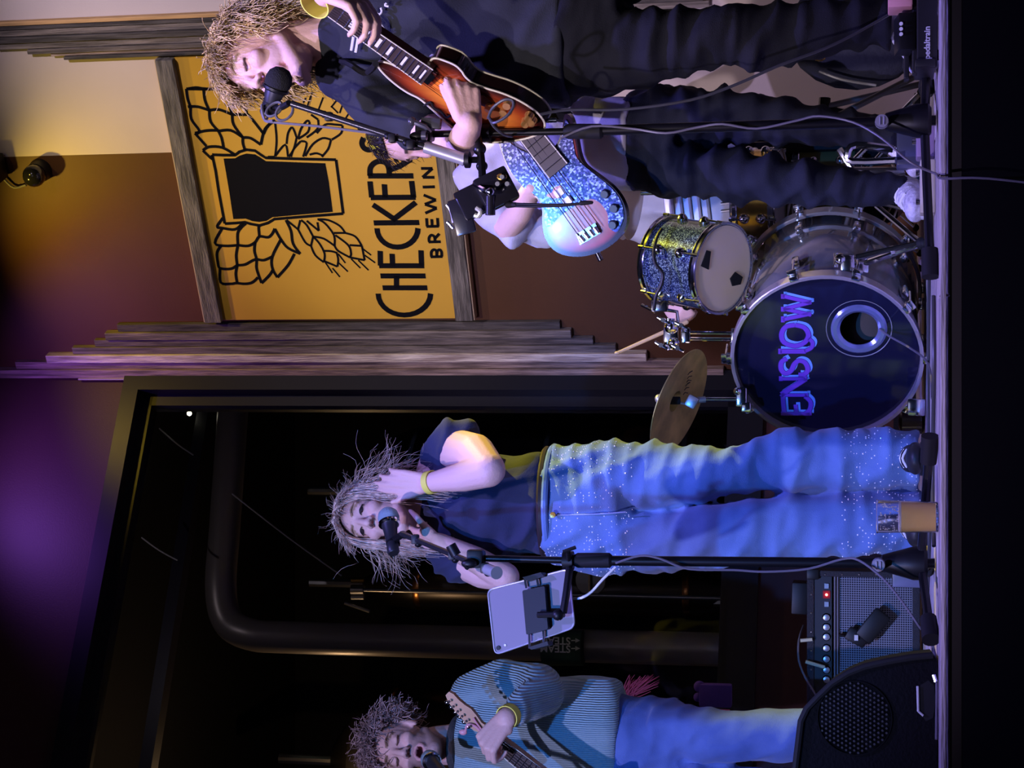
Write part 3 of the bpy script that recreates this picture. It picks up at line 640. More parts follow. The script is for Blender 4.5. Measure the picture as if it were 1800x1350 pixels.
mb.loft(legsL,sc=.80); mb.loft(legsR,sc=.80)
# her left arm (image top): shoulder, elbow towards the audience, hand at the ear
sL_,eL_,wL_=P(788,792,YW+.05),P(858,826,YW-.22),P(752,849,YW-.12)
mb.chain([(P(775,805,YW+.06),.055),(P(800,790,YW),.062),(P(835,797,YW-.12),.058),(eL_,.050),(P(815,838,YW-.19),.043),(wL_,.027)])
hand(mb,wL_,P(668,846,YW-.10)-wL_,(0.15,1,0),.98,(.10,.14,.2,.3),.1,1,tdir=P(690,878,YW-.12)-wL_)
sR_,eR_,wR_=P(785,970,YW+.06),P(888,1014,YW-.10),P(772,952,YW-.14)
mb.chain([(P(775,950,YW+.06),.055),(P(800,978,YW+.02),.055),(P(850,1005,YW-.05),.050),(eR_,.042),(P(835,983,YW-.12),.038),(wR_,.026)])
hand(mb,wR_,P(705,940,YW-.05)-wR_,(.6,.8,0),.98,(.35,.45,.55,.6),.2,-1)
body=make_body(wom,mb,hw,.0046,(.80,.52,.43),lip=(.72,.26,.26),brow=(.42,.27,.16))
face_bits(wom,hw,mat('lash_black',(.02,.012,.01),.6),mat('brow_blond',(.30,.19,.11),.8),True,True)
navy=mat('navy_cotton',(0.022,0.028,0.075),.85,var=.1,vscale=9,bump=.15,bscale=300,sheen=.1)
mb=MB(); mb.loft([(750,858,918,YW+.05,.065),(762,832,930,YW+.05,.08),(780,800,968,YW+.06,.11),(830,800,978,YW+.03,.135),(870,806,974,YW+.03,.125),(920,798,973,YW+.03,.118),(958,793,974,YW+.03,.118)])
mb.chain([(P(776,812,YW+.06),.062),(P(792,786,YW+.02),.072),(P(800,778,YW+.0),.072)]); mb.cap(P(800,775,YW+.05),P(822,765,YW+.06),.06,.035)
mb.chain([(P(776,950,YW+.06),.06),(P(795,978,YW+.02),.066),(P(812,992,YW-.0),.064)])
cloth('t_shirt',mb,navy,wom,.008,3,.014,50,(.5,0,.8),3)
jm=denim_bump('light_blue_denim',(.075,.15,.34),col2=(.14,.25,.50))
mb=MB()
mb.loft([(966,786,985,YW+.03,.125),(1000,780,1000,YW+.03,.135),(1060,775,1011,YW+.03,.145),(1095,774,1010,YW+.03,.14),(1118,776,1006,YW+.03,.10)])
mb.loft([(1080,775,893,YW+.02,.125),(1150,777,895,YW-.0,.115),(1220,783,884,YW-.03,.10),(1290,787,869,YW-.04,.085),(1330,770,864,YW-.01,.085),(1400,753,862,YW,.09),(1500,753,860,YW+.01,.10),(1600,755,856,YW+.02,.11),(1613,756,855,YW+.02,.105)])
mb.loft([(1080,890,1008,YW+.02,.125),(1150,896,1004,YW-.0,.115),(1220,893,1001,YW-.03,.10),(1290,880,996,YW-.04,.09),(1400,868,986,YW-.0,.09),(1500,862,979,YW+.01,.10),(1600,864,972,YW+.02,.115),(1618,864,970,YW+.02,.11)])
jeans=cloth('jeans',mb,jm,wom,.008,2,.013,75,(0.1,0,1),11)
# rhinestones on hips and lower legs
me=jeans.data; co=getco(me); no=getno(me); L0=np.array(LOC[wom.name]); cw=co+L0; rs=np.random.RandomState(4)
zt_,zh,zk=P(970,900,YW).z,P(1120,900,YW).z,P(1480,900,YW).z
idx=np.where((no[:,1]<-.15)&(((cw[:,2]>zh))|((cw[:,2]<zk))))[0]; pr=np.where(cw[idx,2]>zh,1.0,.8); pick=rs.choice(idx,620,replace=False,p=pr/pr.sum())
m=MB(); m.v=[];
for i in pick:
    p=V(cw[i]); n_=V(no[i]); x,y,z=frame_of(n_); r=rs.uniform(.0013,.0030); m.add([p+x*r,p+y*r,p-x*r,p-y*r,p+z*r*.8],[(0,1,4),(1,2,4),(2,3,4),(3,0,4)])
rh=m.build('rhinestones',mat('rhinestone',(1,1,1),.15,0.0,spec=1.0),wom,smooth=0); rh['kind']='stuff'
# waist details
m=MB(); 
for x in (962,):
    pts=[]; c=P(x,885,YW+.03); hwid=abs((P(x,790,YW+.03)-P(x,980,YW+.03)).x)/2
    for k in range(25): t=2*PI*k/24; pts.append(c+V((hwid*math.cos(t),.122*math.sin(t),0)))
    m.tube(pts,.011,8,0)
m.build('belt',mat('belt_dark',(.03,.02,.02),.5),wom)
m=MB(); c=P(975,885,YW+.03); m.tube([c+V(((hwid+.008)*math.cos(2*PI*k/32),.134*math.sin(2*PI*k/32),-.006*math.sin(2*PI*k/32))) for k in range(33)],.010,8,0); m.build('waistband',jm,wom)
m=MB(); c=P(972,905,YW-.115); m.cyl(c,c+V((0,-.006,0)),.009,.008,14); m.build('button',brass,wom)
m=MB(); ymid=YW-.10; m.tube([P(1610+0,0,1) for _ in ()] or [P(968,905,YW-.105),P(1010,905,YW-.115),P(1060,903,YW-.118),P(1100,900,YW-.11)],.0022,6); m.build('fly_seam',mat('seam_thread',(.30,.38,.62),.8),wom)
yb=mat('yellow_wristband',(.85,.80,.12),.6)
def wristband(par,c,d,r,w=.010,mm=None):
    m=MB(); x,y,z=frame_of(d); pr=[(-w,r),(-w,r+.003),(w,r+.003),(w,r)]; m.lathe(V(c),z,pr+[pr[0]],24,False); return m.build('wristband',mm or yb,par)
wristband(wom,wL_+(eL_-wL_).normalized()*.012,eL_-wL_,.031)
whd=mat('hair_light_brown',(.74,.58,.48),.45,var=.35,vscale=40,spec=.5)
hair_cap(wom,hw,whd,lambda p:(p.z>.45 or p.y<.15) and not (p.y>.55 and p.z<.72) and p.z>-.75)
def wr(rd):
    for _ in range(50):
        u=V((rd.gauss(0,1),rd.gauss(0,1),rd.gauss(0,1))).normalized()
        if u.z>.05 and u.y<.62+.25*u.z: return u
def wf(u,rd): s_=1 if u.x>0 else -1; return V((s_*(.55+.3*rd.random()) if abs(u.x)<.5 else s_*.06, -.15+ -.25*u.y, -1 if abs(u.x)>.35 else -.35))
strands('hair',wom,hw,whd,2400,wr,.0165,21,.0019,.004,9,2,wf,1.2,.05,.0,shell=(.084,.103,.100),lift=.10)
def wr2(rd):
    u=V((rd.uniform(-.75,.75),rd.uniform(.25,.62),rd.uniform(.45,.9))).normalized(); return u
strands('fringe',wom,hw,whd,240,wr2,.011,9,.0013,.002,9,5,lambda u,rd:V((u.x*.9+rd.gauss(0,.12),.75,-.45)),.30,.10,shell=(.082,.101,.098),lift=.22)
def wr3(rd):
    u=V((rd.choice((-1,1))*rd.uniform(.5,1),rd.uniform(-.7,.25),rd.uniform(-.5,.5))).normalized(); return u
strands('flyaway_hair',wom,hw,whd,230,wr3,.019,10,.0010,.010,14,9,lambda u,rd:V((u.x*.9,-.1,-1+rd.gauss(0,.3))),.5,.4,shell=(.095,.106,.10),lift=.35)
strands('flyaway_hair',wom,hw,whd,110,lambda rd:V((rd.gauss(0,.8),rd.gauss(0,.5),1)).normalized(),.013,6,.0006,.010,12,10,lambda u,rd:V((u.x*1.2,-.1,.3)),.4,.4,shell=(.09,.105,.102),lift=.5)
bsh=mat('dark_boot',(.02,.018,.018),.5); bsole=mat('boot_sole',(.012,.012,.012),.8)
shoe(wom,P(1618,808,YW)*V((1,1,0))+V((0,.03,0)),V((P(1618,800,YW).x,YW-.20,0)),mm=bsh,sm=bsole,w=.045)
shoe(wom,P(1618,915,YW)*V((1,1,0))+V((0,.03,0)),V((P(1618,930,YW).x,YW-.19,0)),mm=bsh,sm=bsole,w=.045)
# ======================== guitarist at the right (image top)
YG=4.5
gtr=thing('person','blond curly haired man in black t-shirt and black jeans, singing and playing a sunburst guitar','person',(P(1600,70,YG).x,YG,0))
mb=MB(); Hg=P(466,95,YG)
hg=head_parts(mb,Hg,(-.74,-.64,.16),(.02,.12,1),1.12,jaw=.022)
mb.cap(P(505,78,YG+.02),P(585,70,YG+.04),.060,.066); mb.cap(P(580,85,YG+.04),P(612,128,YG+.04),.055,.06); mb.cap(P(580,60,YG+.04),P(612,0,YG+.04),.055,.06)
mb.loft([(600,5,135,YG+.05,.09),(680,-55,150,YG+.05,.12),(800,-50,160,YG+.05,.12),(950,-50,170,YG+.05,.12),(1050,-55,150,YG+.05,.11)],sc=.86)
mb.loft([(1040,20,150,YG+.03,.10),(1150,25,150,YG+.0,.10),(1290,30,105,YG-.04,.07),(1400,20,98,YG,.06),(1560,22,72,YG+.02,.045)],sc=.76)
mb.loft([(1040,-120,0,YG+.03,.09),(1290,-130,-45,YG-.04,.06),(1560,-120,-60,YG+.02,.045)],sc=.76)
eG=P(806,252,YG-.12); wG=P(832,232,YG-.26)
wG=P(826,218,YG-.27)
mb.chain([(P(612,132,YG+.04),.06),(P(650,165,YG+.02),.056),(P(740,225,YG-.04),.048),(P(800,250,YG-.08),.043),(P(810,256,YG-.13),.040),(P(818,238,YG-.20),.036),(wG,.029)])
hand(mb,wG,P(817,170,YG-.26)-wG,P(795,200,YG-.1)-wG,1.04,(.45,.55,.65,.7),.2,1,tdir=P(803,176,YG-.25)-wG)
# fretting hand comes from beyond the frame
wF=P(572,-10,YG-.56)
mb.chain([(P(615,-30,YG+.04),.06),(P(700,-110,YG-.0),.05),(P(760,-190,YG-.20),.043),(P(660,-120,YG-.42),.038),(wF,.029)])
hand(mb,wF,P(655,18,YG-.58)-wF,V((-1,.35,0.1)),1.06,(.55,.6,.66,.7),.35,1)
make_body(gtr,mb,hg,.0046,(.80,.52,.43),lip=(.66,.28,.26),brow=(.40,.28,.16),beard=((.40,.26,.18),.35))
face_bits(gtr,hg,mat('lash_brown',(.10,.05,.03),.6),mat('brow_blond',(.30,.19,.11),.8),True,False)
tee=mat('black_cotton',(0.028,0.031,0.038),.88,var=.15,vscale=9,bump=.15,bscale=300,spec=.3)
mb=MB()
mb.loft([(575,40,112,YG+.04,.075),(590,5,135,YG+.05,.09),(615,-45,150,YG+.05,.11),(680,-62,158,YG+.05,.135),(800,-62,170,YG+.05,.14),(900,-64,184,YG+.05,.145),(1003,-66,190,YG+.05,.15)])
mb.chain([(P(608,125,YG+.04),.075),(P(650,165,YG+.02),.078),(P(700,200,YG-.01),.075),(P(728,218,YG-.03),.068)])
mb.chain([(P(608,-25,YG+.04),.075),(P(660,-75,YG+.02),.078),(P(720,-110,YG-.01),.072)])
sh=cloth('t_shirt',mb,tee,gtr,.009,3,.015,42,(.8,0,.5),8)
# white script print on the chest
pm=mat('print_white',(.75,.75,.75),.7)
def PW(px,py,Y=YG-.105): return P(560+px/9.0,py/9.0,Y)
m=MB()
for pts in (((1075,50),(1050,85),(1110,100)),((985,125),(1000,180),(965,225),(905,195),(870,170)),((865,225),(940,330),(1010,420),(1045,480),(990,500)),((820,290),(840,390),(900,470),(930,420),(880,340)),((930,400),(1000,470),(1060,540),(1090,580)),((1000,560),(1060,590),(1130,665))):
    m.tube([PW(*p) for p in pts],.0028,6)
m.build('script_print',pm,gtr)
m=MB()
for a in (((555,580),(520,800)),((630,600),(590,830))): m.tube([PW(*a[0],YG-.10),PW(*a[1],YG-.09)],.004,6,0)
m.build('stripe_print',pm,gtr)
bj=mat('black_denim',(.007,.0075,.011),.85,var=.3,vscale=5,bump=.25,bscale=420,spec=.3)
mb=MB()
mb.loft([(985,-66,176,YG+.05,.14),(1050,-68,168,YG+.05,.145),(1100,-70,160,YG+.04,.13)])
mb.loft([(1060,18,166,YG+.03,.125),(1150,17,147,YG,.115),(1210,17,128,YG-.02,.105),(1292,12,110,YG-.04,.09),(1322,8,127,YG-.02,.09),(1365,8,119,YG,.085),(1450,0,96,YG+.01,.09),(1530,-2,78,YG+.02,.095),(1568,-2,92,YG+.02,.09)])
mb.loft([(1060,-140,0,YG+.03,.125),(1210,-150,-10,YG-.02,.105),(1292,-140,-20,YG-.04,.09),(1400,-140,-30,YG+.01,.085),(1568,-140,-45,YG+.02,.09)])
cloth('jeans',mb,bj,gtr,.009,3,.014,70,(0.2,0,1),21)
wristband(gtr,P(560,0,YG-.55),P(572,-10,YG-.56)-P(640,-90,YG-.44),.034,.020)
gh=mat('hair_dark_blond',(.68,.50,.20),.42,var=.5,vscale=30,spec=.5)
hair_cap(gtr,hg,gh,lambda p:(p.z>.35 or p.y<-.05) and not (p.y>.45 and p.z<.70) and p.z>-.62)
def gr(rd):
    for _ in range(50):
        u=V((rd.gauss(0,1),rd.gauss(0,1),rd.gauss(0,1))).normalized()
        if (u.z>-.55) and u.y<.35+.55*max(0,u.z) : return u
strands('hair',gtr,hg,gh,1500,gr,.0125,9,.0027,.0085,12,3,lambda u,rd:V((u.x*.7+rd.gauss(0,.3),.35+rd.gauss(0,.3),-.35 if u.z<.5 else .1)),1.0,.09,shell=(.084,.102,.097),lift=.16)
strands('fringe',gtr,hg,gh,330,lambda rd:V((rd.uniform(-.8,.8),rd.uniform(.35,.7),rd.uniform(.5,.85))).normalized(),.0125,9,.0018,.006,13,4,lambda u,rd:V((u.x*.5+rd.gauss(0,.25),.8,-.15)),.75,.2,shell=(.084,.103,.100),lift=.28)
strands('nape_curls',gtr,hg,mat('hair_dark_brown',(.10,.065,.035),.5,var=.4,vscale=30),420,lambda rd:V((rd.uniform(.1,1),-abs(rd.gauss(.6,.3)),rd.uniform(-.9,-.1))).normalized(),.0135,11,.0020,.010,15,6,lambda u,rd:V((u.x*.4,-.4,-1)),.35,.35,shell=(.082,.100,.098),lift=.4)
m=MB(); m.tube([hg['H'](-.004,.082,-.112),hg['H'](-.004,.096,-.124),hg['H'](.0,.088,-.134)],.004,6); m.tube([hg['H'](.004,.080,-.112),hg['H'](.004,.092,-.127)],.004,6); m.build('chin_tuft',gh,gtr)
wsh=mat('white_sneaker',(.72,.70,.70),.6,bump=.3,bscale=60); wsl=mat('white_rubber',(.8,.8,.8),.5)
def onF(x,y,Y): p=P(x,y,Y); p.z=0; return p
shoe(gtr,onF(1600,35,YG+.03),onF(1600,118,YG-.12),mm=wsh,sm=wsl,w=.048,h=.10)
shoe(gtr,onF(1600,-90,YG+.03),onF(1600,-20,YG-.16),mm=wsh,sm=wsl,w=.048,h=.10)
# ======================== bassist behind him
YB=5.15
bas=thing('person','man in pale t-shirt and dark jeans bending over a bass behind the guitarist','person',(P(1600,265,YB).x,YB,0))
mb=MB(); Hb=P(722,228,YB-.05)
hb_=head_parts(mb,Hb,(-.80,-.45,-.42),(-.25,-.25,1),1.0)
mb.cap(P(765,236,YB+.02),P(815,235,YB+.05),.055,.06)
mb.loft([(830,180,330,YB+.05,.09),(880,160,345,YB+.05,.11),(1000,180,335,YB+.05,.12),(1110,178,330,YB+.05,.12)],sc=.9)
mb.loft([(1110,182,258,YB+.03,.09),(1300,178,245,YB,.07),(1450,192,255,YB,.06),(1585,215,265,YB+.02,.04)],sc=.76)
mb.loft([(1110,258,328,YB+.03,.09),(1300,272,345,YB,.07),(1450,290,350,YB,.06),(1585,315,350,YB+.02,.04)],sc=.76)
eB=P(893,398,YB-.04); wB=P(935,330,YB-.24)
mb.chain([(P(838,318,YB+.05),.06),(P(862,352,YB+.02),.05),(eB,.040),(P(915,372,YB-.14),.036),(wB,.028)])
hand(mb,wB,P(985,325,YB-.26)-wB,(0,1,-.1),1.0,(.4,.5,.55,.6),.2,1)
mb.chain([(P(840,190,YB+.05),.06),(P(900,150,YB+.0),.048),(P(930,120,YB-.12),.040),(P(880,90,YB-.22),.030)])
hand(mb,P(880,90,YB-.22),P(855,62,YB-.22)-P(880,90,YB-.22),(0,.8,.4),1.0,(.6,.6,.65,.7),.3,-1)
make_body(bas,mb,hb_,.0052,(.72,.46,.38),brow=(.06,.04,.03),beard=((.10,.06,.05),.7),open_=.2)
bh=mat('hair_black',(.018,.012,.012),.5,var=.3,vscale=30)
hair_cap(bas,hb_,bh,lambda p:(p.z>.3 or p.y<-.05) and not (p.y>.5 and p.z<.62) and p.z>-.6)
strands('hair',bas,hb_,bh,420,gr,.012,6,.0018,.004,10,3,lambda u,rd:V((u.x,.2,-.4)),.3,.2,lift=.4)
strands('beard',bas,hb_,bh,160,lambda rd:V((rd.uniform(-.7,.7),rd.uniform(.5,1),rd.uniform(-.95,-.6))).normalized(),.009,5,.0014,.002,10,3,lambda u,rd:V((0,.3,-1)),.3,.2,shell=(.06,.078,.075),cen=(0,.02,-.045),lift=.4)
pale=mat('pale_tshirt',(.50,.48,.56),.88,var=.06,vscale=8,bump=.15,bscale=300,sheen=.1)
mb=MB()
mb.loft([(808,205,275,YB+.05,.075),(822,175,325,YB+.05,.095),(850,160,345,YB+.05,.12),(900,165,345,YB+.05,.14),(1000,172,338,YB+.05,.145),(1112,170,332,YB+.05,.15)])
mb.chain([(P(836,315,YB+.05),.07),(P(862,352,YB+.02),.072),(P(885,380,YB-.0),.066),(P(898,392,YB-.02),.060)])
mb.cap(P(905,385,YB+.04),P(955,412,YB+.06),.065,.045); mb.cap(P(1000,330,YB+.06),P(950,408,YB+.06),.08,.05)
mb.chain([(P(836,195,YB+.05),.07),(P(880,160,YB+.02),.07)])
cloth('t_shirt',mb,pale,bas,.009,3,.014,48,(.7,0,.6),12)
dj=mat('dark_denim',(.011,.013,.026),.85,var=.35,vscale=5,bump=.25,bscale=420,spec=.3)
mb=MB()
mb.loft([(1108,166,334,YB+.05,.14),(1150,158,340,YB+.05,.14),(1195,156,342,YB+.04,.12)])
mb.loft([(1150,156,252,YB+.03,.12),(1220,155,249,YB,.11),(1300,163,250,YB-.03,.095),(1380,174,250,YB-.03,.09),(1450,190,255,YB,.085),(1540,205,262,YB+.02,.08),(1590,212,272,YB+.02,.08)])
mb.loft([(1150,250,342,YB+.03,.12),(1220,254,346,YB,.11),(1300,264,355,YB-.03,.095),(1380,278,361,YB-.03,.09),(1450,290,362,YB,.085),(1540,303,360,YB+.02,.08),(1592,308,358,YB+.02,.08)])
cloth('jeans',mb,dj,bas,.009,2,.015,85,(0.15,0,1),31)
psh=mat('patterned_sneaker',(.75,.74,.76),.6,col2=(.45,.44,.50),vscale=60,bump=.5,bscale=70)
shoe(bas,onF(1600,325,YB+.06),onF(1600,372,YB-.18),mm=psh,sm=wsl,w=.046,h=.095)
shoe(bas,onF(1600,250,YB+.06),onF(1600,292,YB-.18),mm=psh,sm=wsl,w=.046,h=.095)
# ======================== guitarist at the left (image bottom)
YL=5.5
lgt=thing('person','curly haired man in ribbed knit sweater and blue jeans singing at the far left','person',(P(1600,1320,YL).x,YL,0))
mb=MB(); Hl=P(716,1313,YL-.02)
hl=head_parts(mb,Hl,(.03,-1,.05),(0,.05,1),1.02,jaw=.006)
mb.cap(P(765,1310,YL+.02),P(815,1308,YL+.04),.060,.068)
mb.loft([(825,1225,1390,YL+.06,.10),(900,1215,1405,YL+.05,.12),(1000,1215,1405,YL+.05,.12),(1095,1225,1400,YL+.05,.12)],sc=.92)
mb.loft([(1090,1235,1312,YL+.03,.10),(1300,1258,1325,YL,.08),(1450,1262,1320,YL,.06),(1600,1265,1312,YL,.05)],sc=.8)
mb.loft([(1090,1315,1395,YL+.03,.10),(1300,1345,1420,YL,.08),(1600,1360,1410,YL,.05)],sc=.9)
eL2=P(962,1216,YL-.14); wL2=P(890,1262,YL-.38)
mb.chain([(P(832,1225,YL+.06),.06),(P(900,1205,YL+.0),.055),(eL2,.045),(wL2,.030)])
hand(mb,wL2,P(858,1302,YL-.41)-wL2,(-.1,.9,-.45),1.12,(1.0,1.05,1.1,1.1),.5,1,tdir=(.1,.9,.35))
mb.chain([(P(832,1392,YL+.06),.06),(P(930,1430,YL+.0),.055),(P(1000,1450,YL-.05),.045),(P(1030,1440,YL-.22),.030)])
hand(mb,P(1030,1440,YL-.22),V((.1,0,.6)),(0,1,0),1.0,(.5,.5,.5,.5),.3,1)
make_body(lgt,mb,hl,.0048,(.78,.50,.42),lip=(.68,.33,.31),brow=(.30,.19,.12),beard=((.16,.11,.10),.55))
face_bits(lgt,hl,mat('lash_brown',(.10,.05,.03),.6),mat('brow_brown',(.20,.12,.07),.8),False,False)
knit=bpy.data.materials.new('ribbed_knit'); knit.use_nodes=True; nt=knit.node_tree; b=nt.nodes['Principled BSDF']; b.inputs['Roughness'].default_value=.9; b.inputs['Sheen Weight'].default_value=.3
tc=nt.nodes.new('ShaderNodeTexCoord'); wv=nt.nodes.new('ShaderNodeTexWave'); wv.wave_type='BANDS'; wv.bands_direction='X'; wv.inputs['Scale'].default_value=50; wv.inputs['Distortion'].default_value=1.2; wv.inputs['Detail'].default_value=1
nt.links.new(tc.outputs['Object'],wv.inputs['Vector']); rp=nt.nodes.new('ShaderNodeValToRGB'); nt.links.new(wv.outputs['Fac'],rp.inputs[0]); rp.color_ramp.elements[0].color=(.27,.46,.50,1); rp.color_ramp.elements[1].color=(.42,.66,.70,1); nt.links.new(rp.outputs[0],b.inputs['Base Color'])
bp=nt.nodes.new('ShaderNodeBump'); bp.inputs['Strength'].default_value=.9; bp.inputs['Distance'].default_value=.006; nt.links.new(wv.outputs['Fac'],bp.inputs['Height']); nt.links.new(bp.outputs[0],b.inputs['Normal'])
mb=MB()
mb.loft([(803,1268,1345,YL+.05,.085),(820,1225,1390,YL+.06,.11),(860,1200,1412,YL+.06,.14),(950,1192,1415,YL+.05,.155),(1050,1188,1415,YL+.05,.16),(1080,1192,1412,YL+.05,.155),(1093,1200,1408,YL+.05,.14)])
mb.chain([(P(832,1222,YL+.06),.075),(P(890,1203,YL+.02),.080),(P(945,1207,YL-.06),.076),(P(953,1222,YL-.16),.066),(P(925,1240,YL-.27),.055),(P(903,1254,YL-.345),.040)])
mb.chain([(P(832,1392,YL+.06),.075),(P(930,1430,YL+.0),.078),(P(1000,1440,YL-.05),.07)])
sw=cloth('sweater',mb,knit,lgt,.009,4,.008,26,(.6,0,.6),5)
m=MB(); c=P(806,1307,YL+.045)
pts=[c+V((.078*math.cos(2*PI*k/24),.082*math.sin(2*PI*k/24),-.008*math.sin(2*PI*k/24))) for k in range(25)]; m.tube(pts,.014,10,0); m.build('collar',mat('dark_collar',(.05,.05,.05),.9,bump=.5,bscale=120),lgt)
bj2=denim_bump('mid_blue_denim',(.06,.12,.36),col2=(.12,.20,.50))
mb=MB()
mb.loft([(1085,1222,1405,YL+.05,.14),(1150,1228,1405,YL+.05,.145),(1200,1234,1405,YL+.04,.12)])
mb.loft([(1150,1230,1330,YL+.03,.12),(1220,1242,1336,YL,.11),(1300,1250,1338,YL-.02,.095),(1400,1246,1335,YL,.09),(1600,1250,1330,YL+.02,.085)])
mb.loft([(1150,1315,1405,YL+.03,.12),(1300,1350,1440,YL-.02,.095),(1600,1355,1430,YL+.02,.085)])
cloth('jeans',mb,bj2,lgt,.009,3,.013,60,(0.4,0,1),41)
wristband(lgt,P(894,1259,YL-.372),eL2-wL2,.032,.013)
lh=mat('hair_ash_brown',(.48,.36,.34),.45,var=.4,vscale=30)
hair_cap(lgt,hl,lh,lambda p:(p.z>.4 or p.y<-.05) and not (p.y>.5 and p.z<.66) and p.z>-.4)
def lr(rd):
    for _ in range(60):
        u=V((rd.gauss(0,1),rd.gauss(0,1),rd.gauss(0,1))).normalized()
        if u.z>-.1 and u.y<.45+.5*max(0,u.z): return u
strands('hair',lgt,hl,lh,1300,lr,.0105,9,.0028,.0090,15,3,lambda u,rd:V((u.x*.8+rd.gauss(0,.4),.4+rd.gauss(0,.4),rd.gauss(0,.4))),.6,.12,shell=(.086,.105,.100),lift=.35)
strands('fringe',lgt,hl,lh,260,lambda rd:V((rd.uniform(-.8,.8),rd.uniform(.4,.7),rd.uniform(.55,.85))).normalized(),.010,8,.0020,.007,17,4,lambda u,rd:V((rd.gauss(0,.4),.8,-.3)),.25,.3,shell=(.086,.105,.100),lift=.6)
shoe(lgt,onF(1625,1290,YL+.04),onF(1625,1300,YL-.22),mm=wsh,sm=wsl,w=.048,h=.09)
shoe(lgt,onF(1625,1385,YL+.04),onF(1625,1400,YL-.22),mm=wsh,sm=wsl,w=.048,h=.09)
# ======================== drummer: hidden behind the others but for one hand holding the stick
YD=6.0
DX=0.03
drm=thing('person','drummer in a pale shirt hidden behind the kit, one hand under the tom','person',(P(1500,400,YD+.6).x,YD+.6,0))
mb=MB(); c=V((P(1100,330,YD+.6).x+DX,YD+.6,0))
hd=head_parts(mb,c+V((0.03,0,1.28)),(-.1,-1,0),(0,0,1),1.0)
mb.cap(c+V((.03,.02,1.2)),c+V((0,.03,1.08)),.05,.055); mb.chain([(c+V((0,.05,1.05)),.12),(c+V((0,.05,.85)),.13),(c+V((0,.05,.6)),.14)])
wD=P(1168,528,YD-.12)
mb.chain([(c+V((-.16,.03,1.03)),.05),(c+V((-.22,-.05,.82)),.042),(P(1162,480,YD+.1),.036),(wD,.028)])
hand(mb,wD,P(1200,560,YD-.18)-wD,(-.2,.6,-.6),.95,(.8,.9,1,1),.4,1)
for k in (-1,1): mb.chain([(c+V((k*.08-.02,0,.58)),.085),(c+V((k*.10-.05,-.34,.50)),.065),(c+V((k*.10-.05,-.36,.10)),.045)])
# placed behind the bassist: hips on the stool
make_body(drm,mb,hd,.008,(.74,.46,.38),open_=.1)
mb=MB(); mb.chain([(c+V((0,.05,1.02)),.13),(c+V((0,.05,.85)),.15),(c+V((0,.05,.56)),.16)]); mb.chain([(c+V((-.16,.03,1.03)),.065),(c+V((-.22,-.05,.84)),.055)]); mb.chain([(c+V((.14,.03,1.03)),.065),(c+V((.22,-.05,.84)),.055)])
cloth('t_shirt',mb,pale,drm,.012,4,.006)
mb=MB()
for k in (-1,1): mb.chain([(c+V((k*.08-.02,0,.58)),.105),(c+V((k*.10-.05,-.34,.50)),.08),(c+V((k*.10-.05,-.36,.12)),.06)])
cloth('trousers',mb,bj,drm,.012,4,.006)
m=MB(); m.cap(P(1207,566,YD-.2),P(1086,620,YD-.28),.0075,.005,10); m.ell(P(1085,620.5,YD-.28),(.006,.006,.009))
tag(m.build('drumstick',mat('drumstick_wood',(.72,.52,.30),.5)),'pale wooden drumstick held by the drummer in front of the barn boards','drumstick')
# ================================================================ instruments
def on(pl,pts,off=0.0): O,n=pl; return [RP(x,y,O+n*off,n) for x,y in pts]
def smoothc(pts,k=5,closed=True):
    n=len(pts); out=[]
    rng=range(n) if closed else range(n-1)
    for i in rng:
        g=(lambda j: pts[j%n]) if closed else (lambda j: pts[max(0,min(n-1,j))])
        p0,p1,p2,p3=g(i-1),g(i),g(i+1),g(i+2)
        for q in range(k):
            t=q/k; out.append(tuple(0.5*((2*p1[a])+(p2[a]-p0[a])*t+(2*p0[a]-5*p1[a]+4*p2[a]-p3[a])*t*t+(3*p1[a]-p0[a]-3*p2[a]+p3[a])*t**3) for a in (0,1)))
    if not closed: out.append(pts[-1])
    return out
def neckset(par,pl,nut,body,w0,w1,nf,woodm,inlay=False,strings=6,bridge=None,depth=.022,cap_nut=True,off=.012):
    """neck, fretboard, frets and strings between two picture points on the instrument's plane"""
    O,n=pl; a,b=on(pl,[nut,body],off); d=(b-a).normalized(); l=d.cross(n).normalized(); L=(b-a).length
    m=MB(); q=[a-l*w0/2,a+l*w0/2,b+l*w1/2,b-l*w1/2]; m.prism(q,n,depth); m.build('neck',woodm,par,smooth=0)
    m=MB(); e=n*.005; m.prism([p+e for p in q],n,.006); m.build('fretboard',mat('rosewood',(.035,.02,.015),.5) if woodm is not MATS.get('maple') else woodm,par,smooth=0)
    for s_,ww in ((-1,1),(1,1)):
        m=MB(); m.tube([a+l*s_*w0/2+e,b+l*s_*w1/2+e],.0017,6,0); m.build('binding',cream,par)
    Ls=L*1.55
    for i in range(nf):
        t=(1-2**(-(i+1)/12))*Ls/L
        if t>1: break
        c=a+(b-a)*t+e; w=w0+(w1-w0)*t; m=MB(); m.tube([c-l*w*.49+n*.001,c+l*w*.49+n*.001],.0014,6,0); m.build('fret',chrome,par)
        if inlay and (i+1) in (3,5,7,9,12,15,17):
            t0=(1-2**(-i/12))*Ls/L; c2=a+(b-a)*(t+t0)/2+e; m=MB(); R=Matrix((l,d,n)).transposed(); m.box(c2+n*.0004,(w*.55,L*(t-t0)*.5,.0008),R); m.build('inlay',mat('pearl',(.75,.75,.7),.25),par,smooth=0)
    if bridge:
        c=on(pl,[bridge],.016)[0]
        for k in range(strings):
            f=(k-(strings-1)/2)/(strings-1); m=MB(); m.tube([a+l*w0*.8*f+n*.009,c+l*(w1*1.0)*f],.0008 if strings>4 else .0013,5,0); m.build('string',chrome,par)
    return a,b,d,l
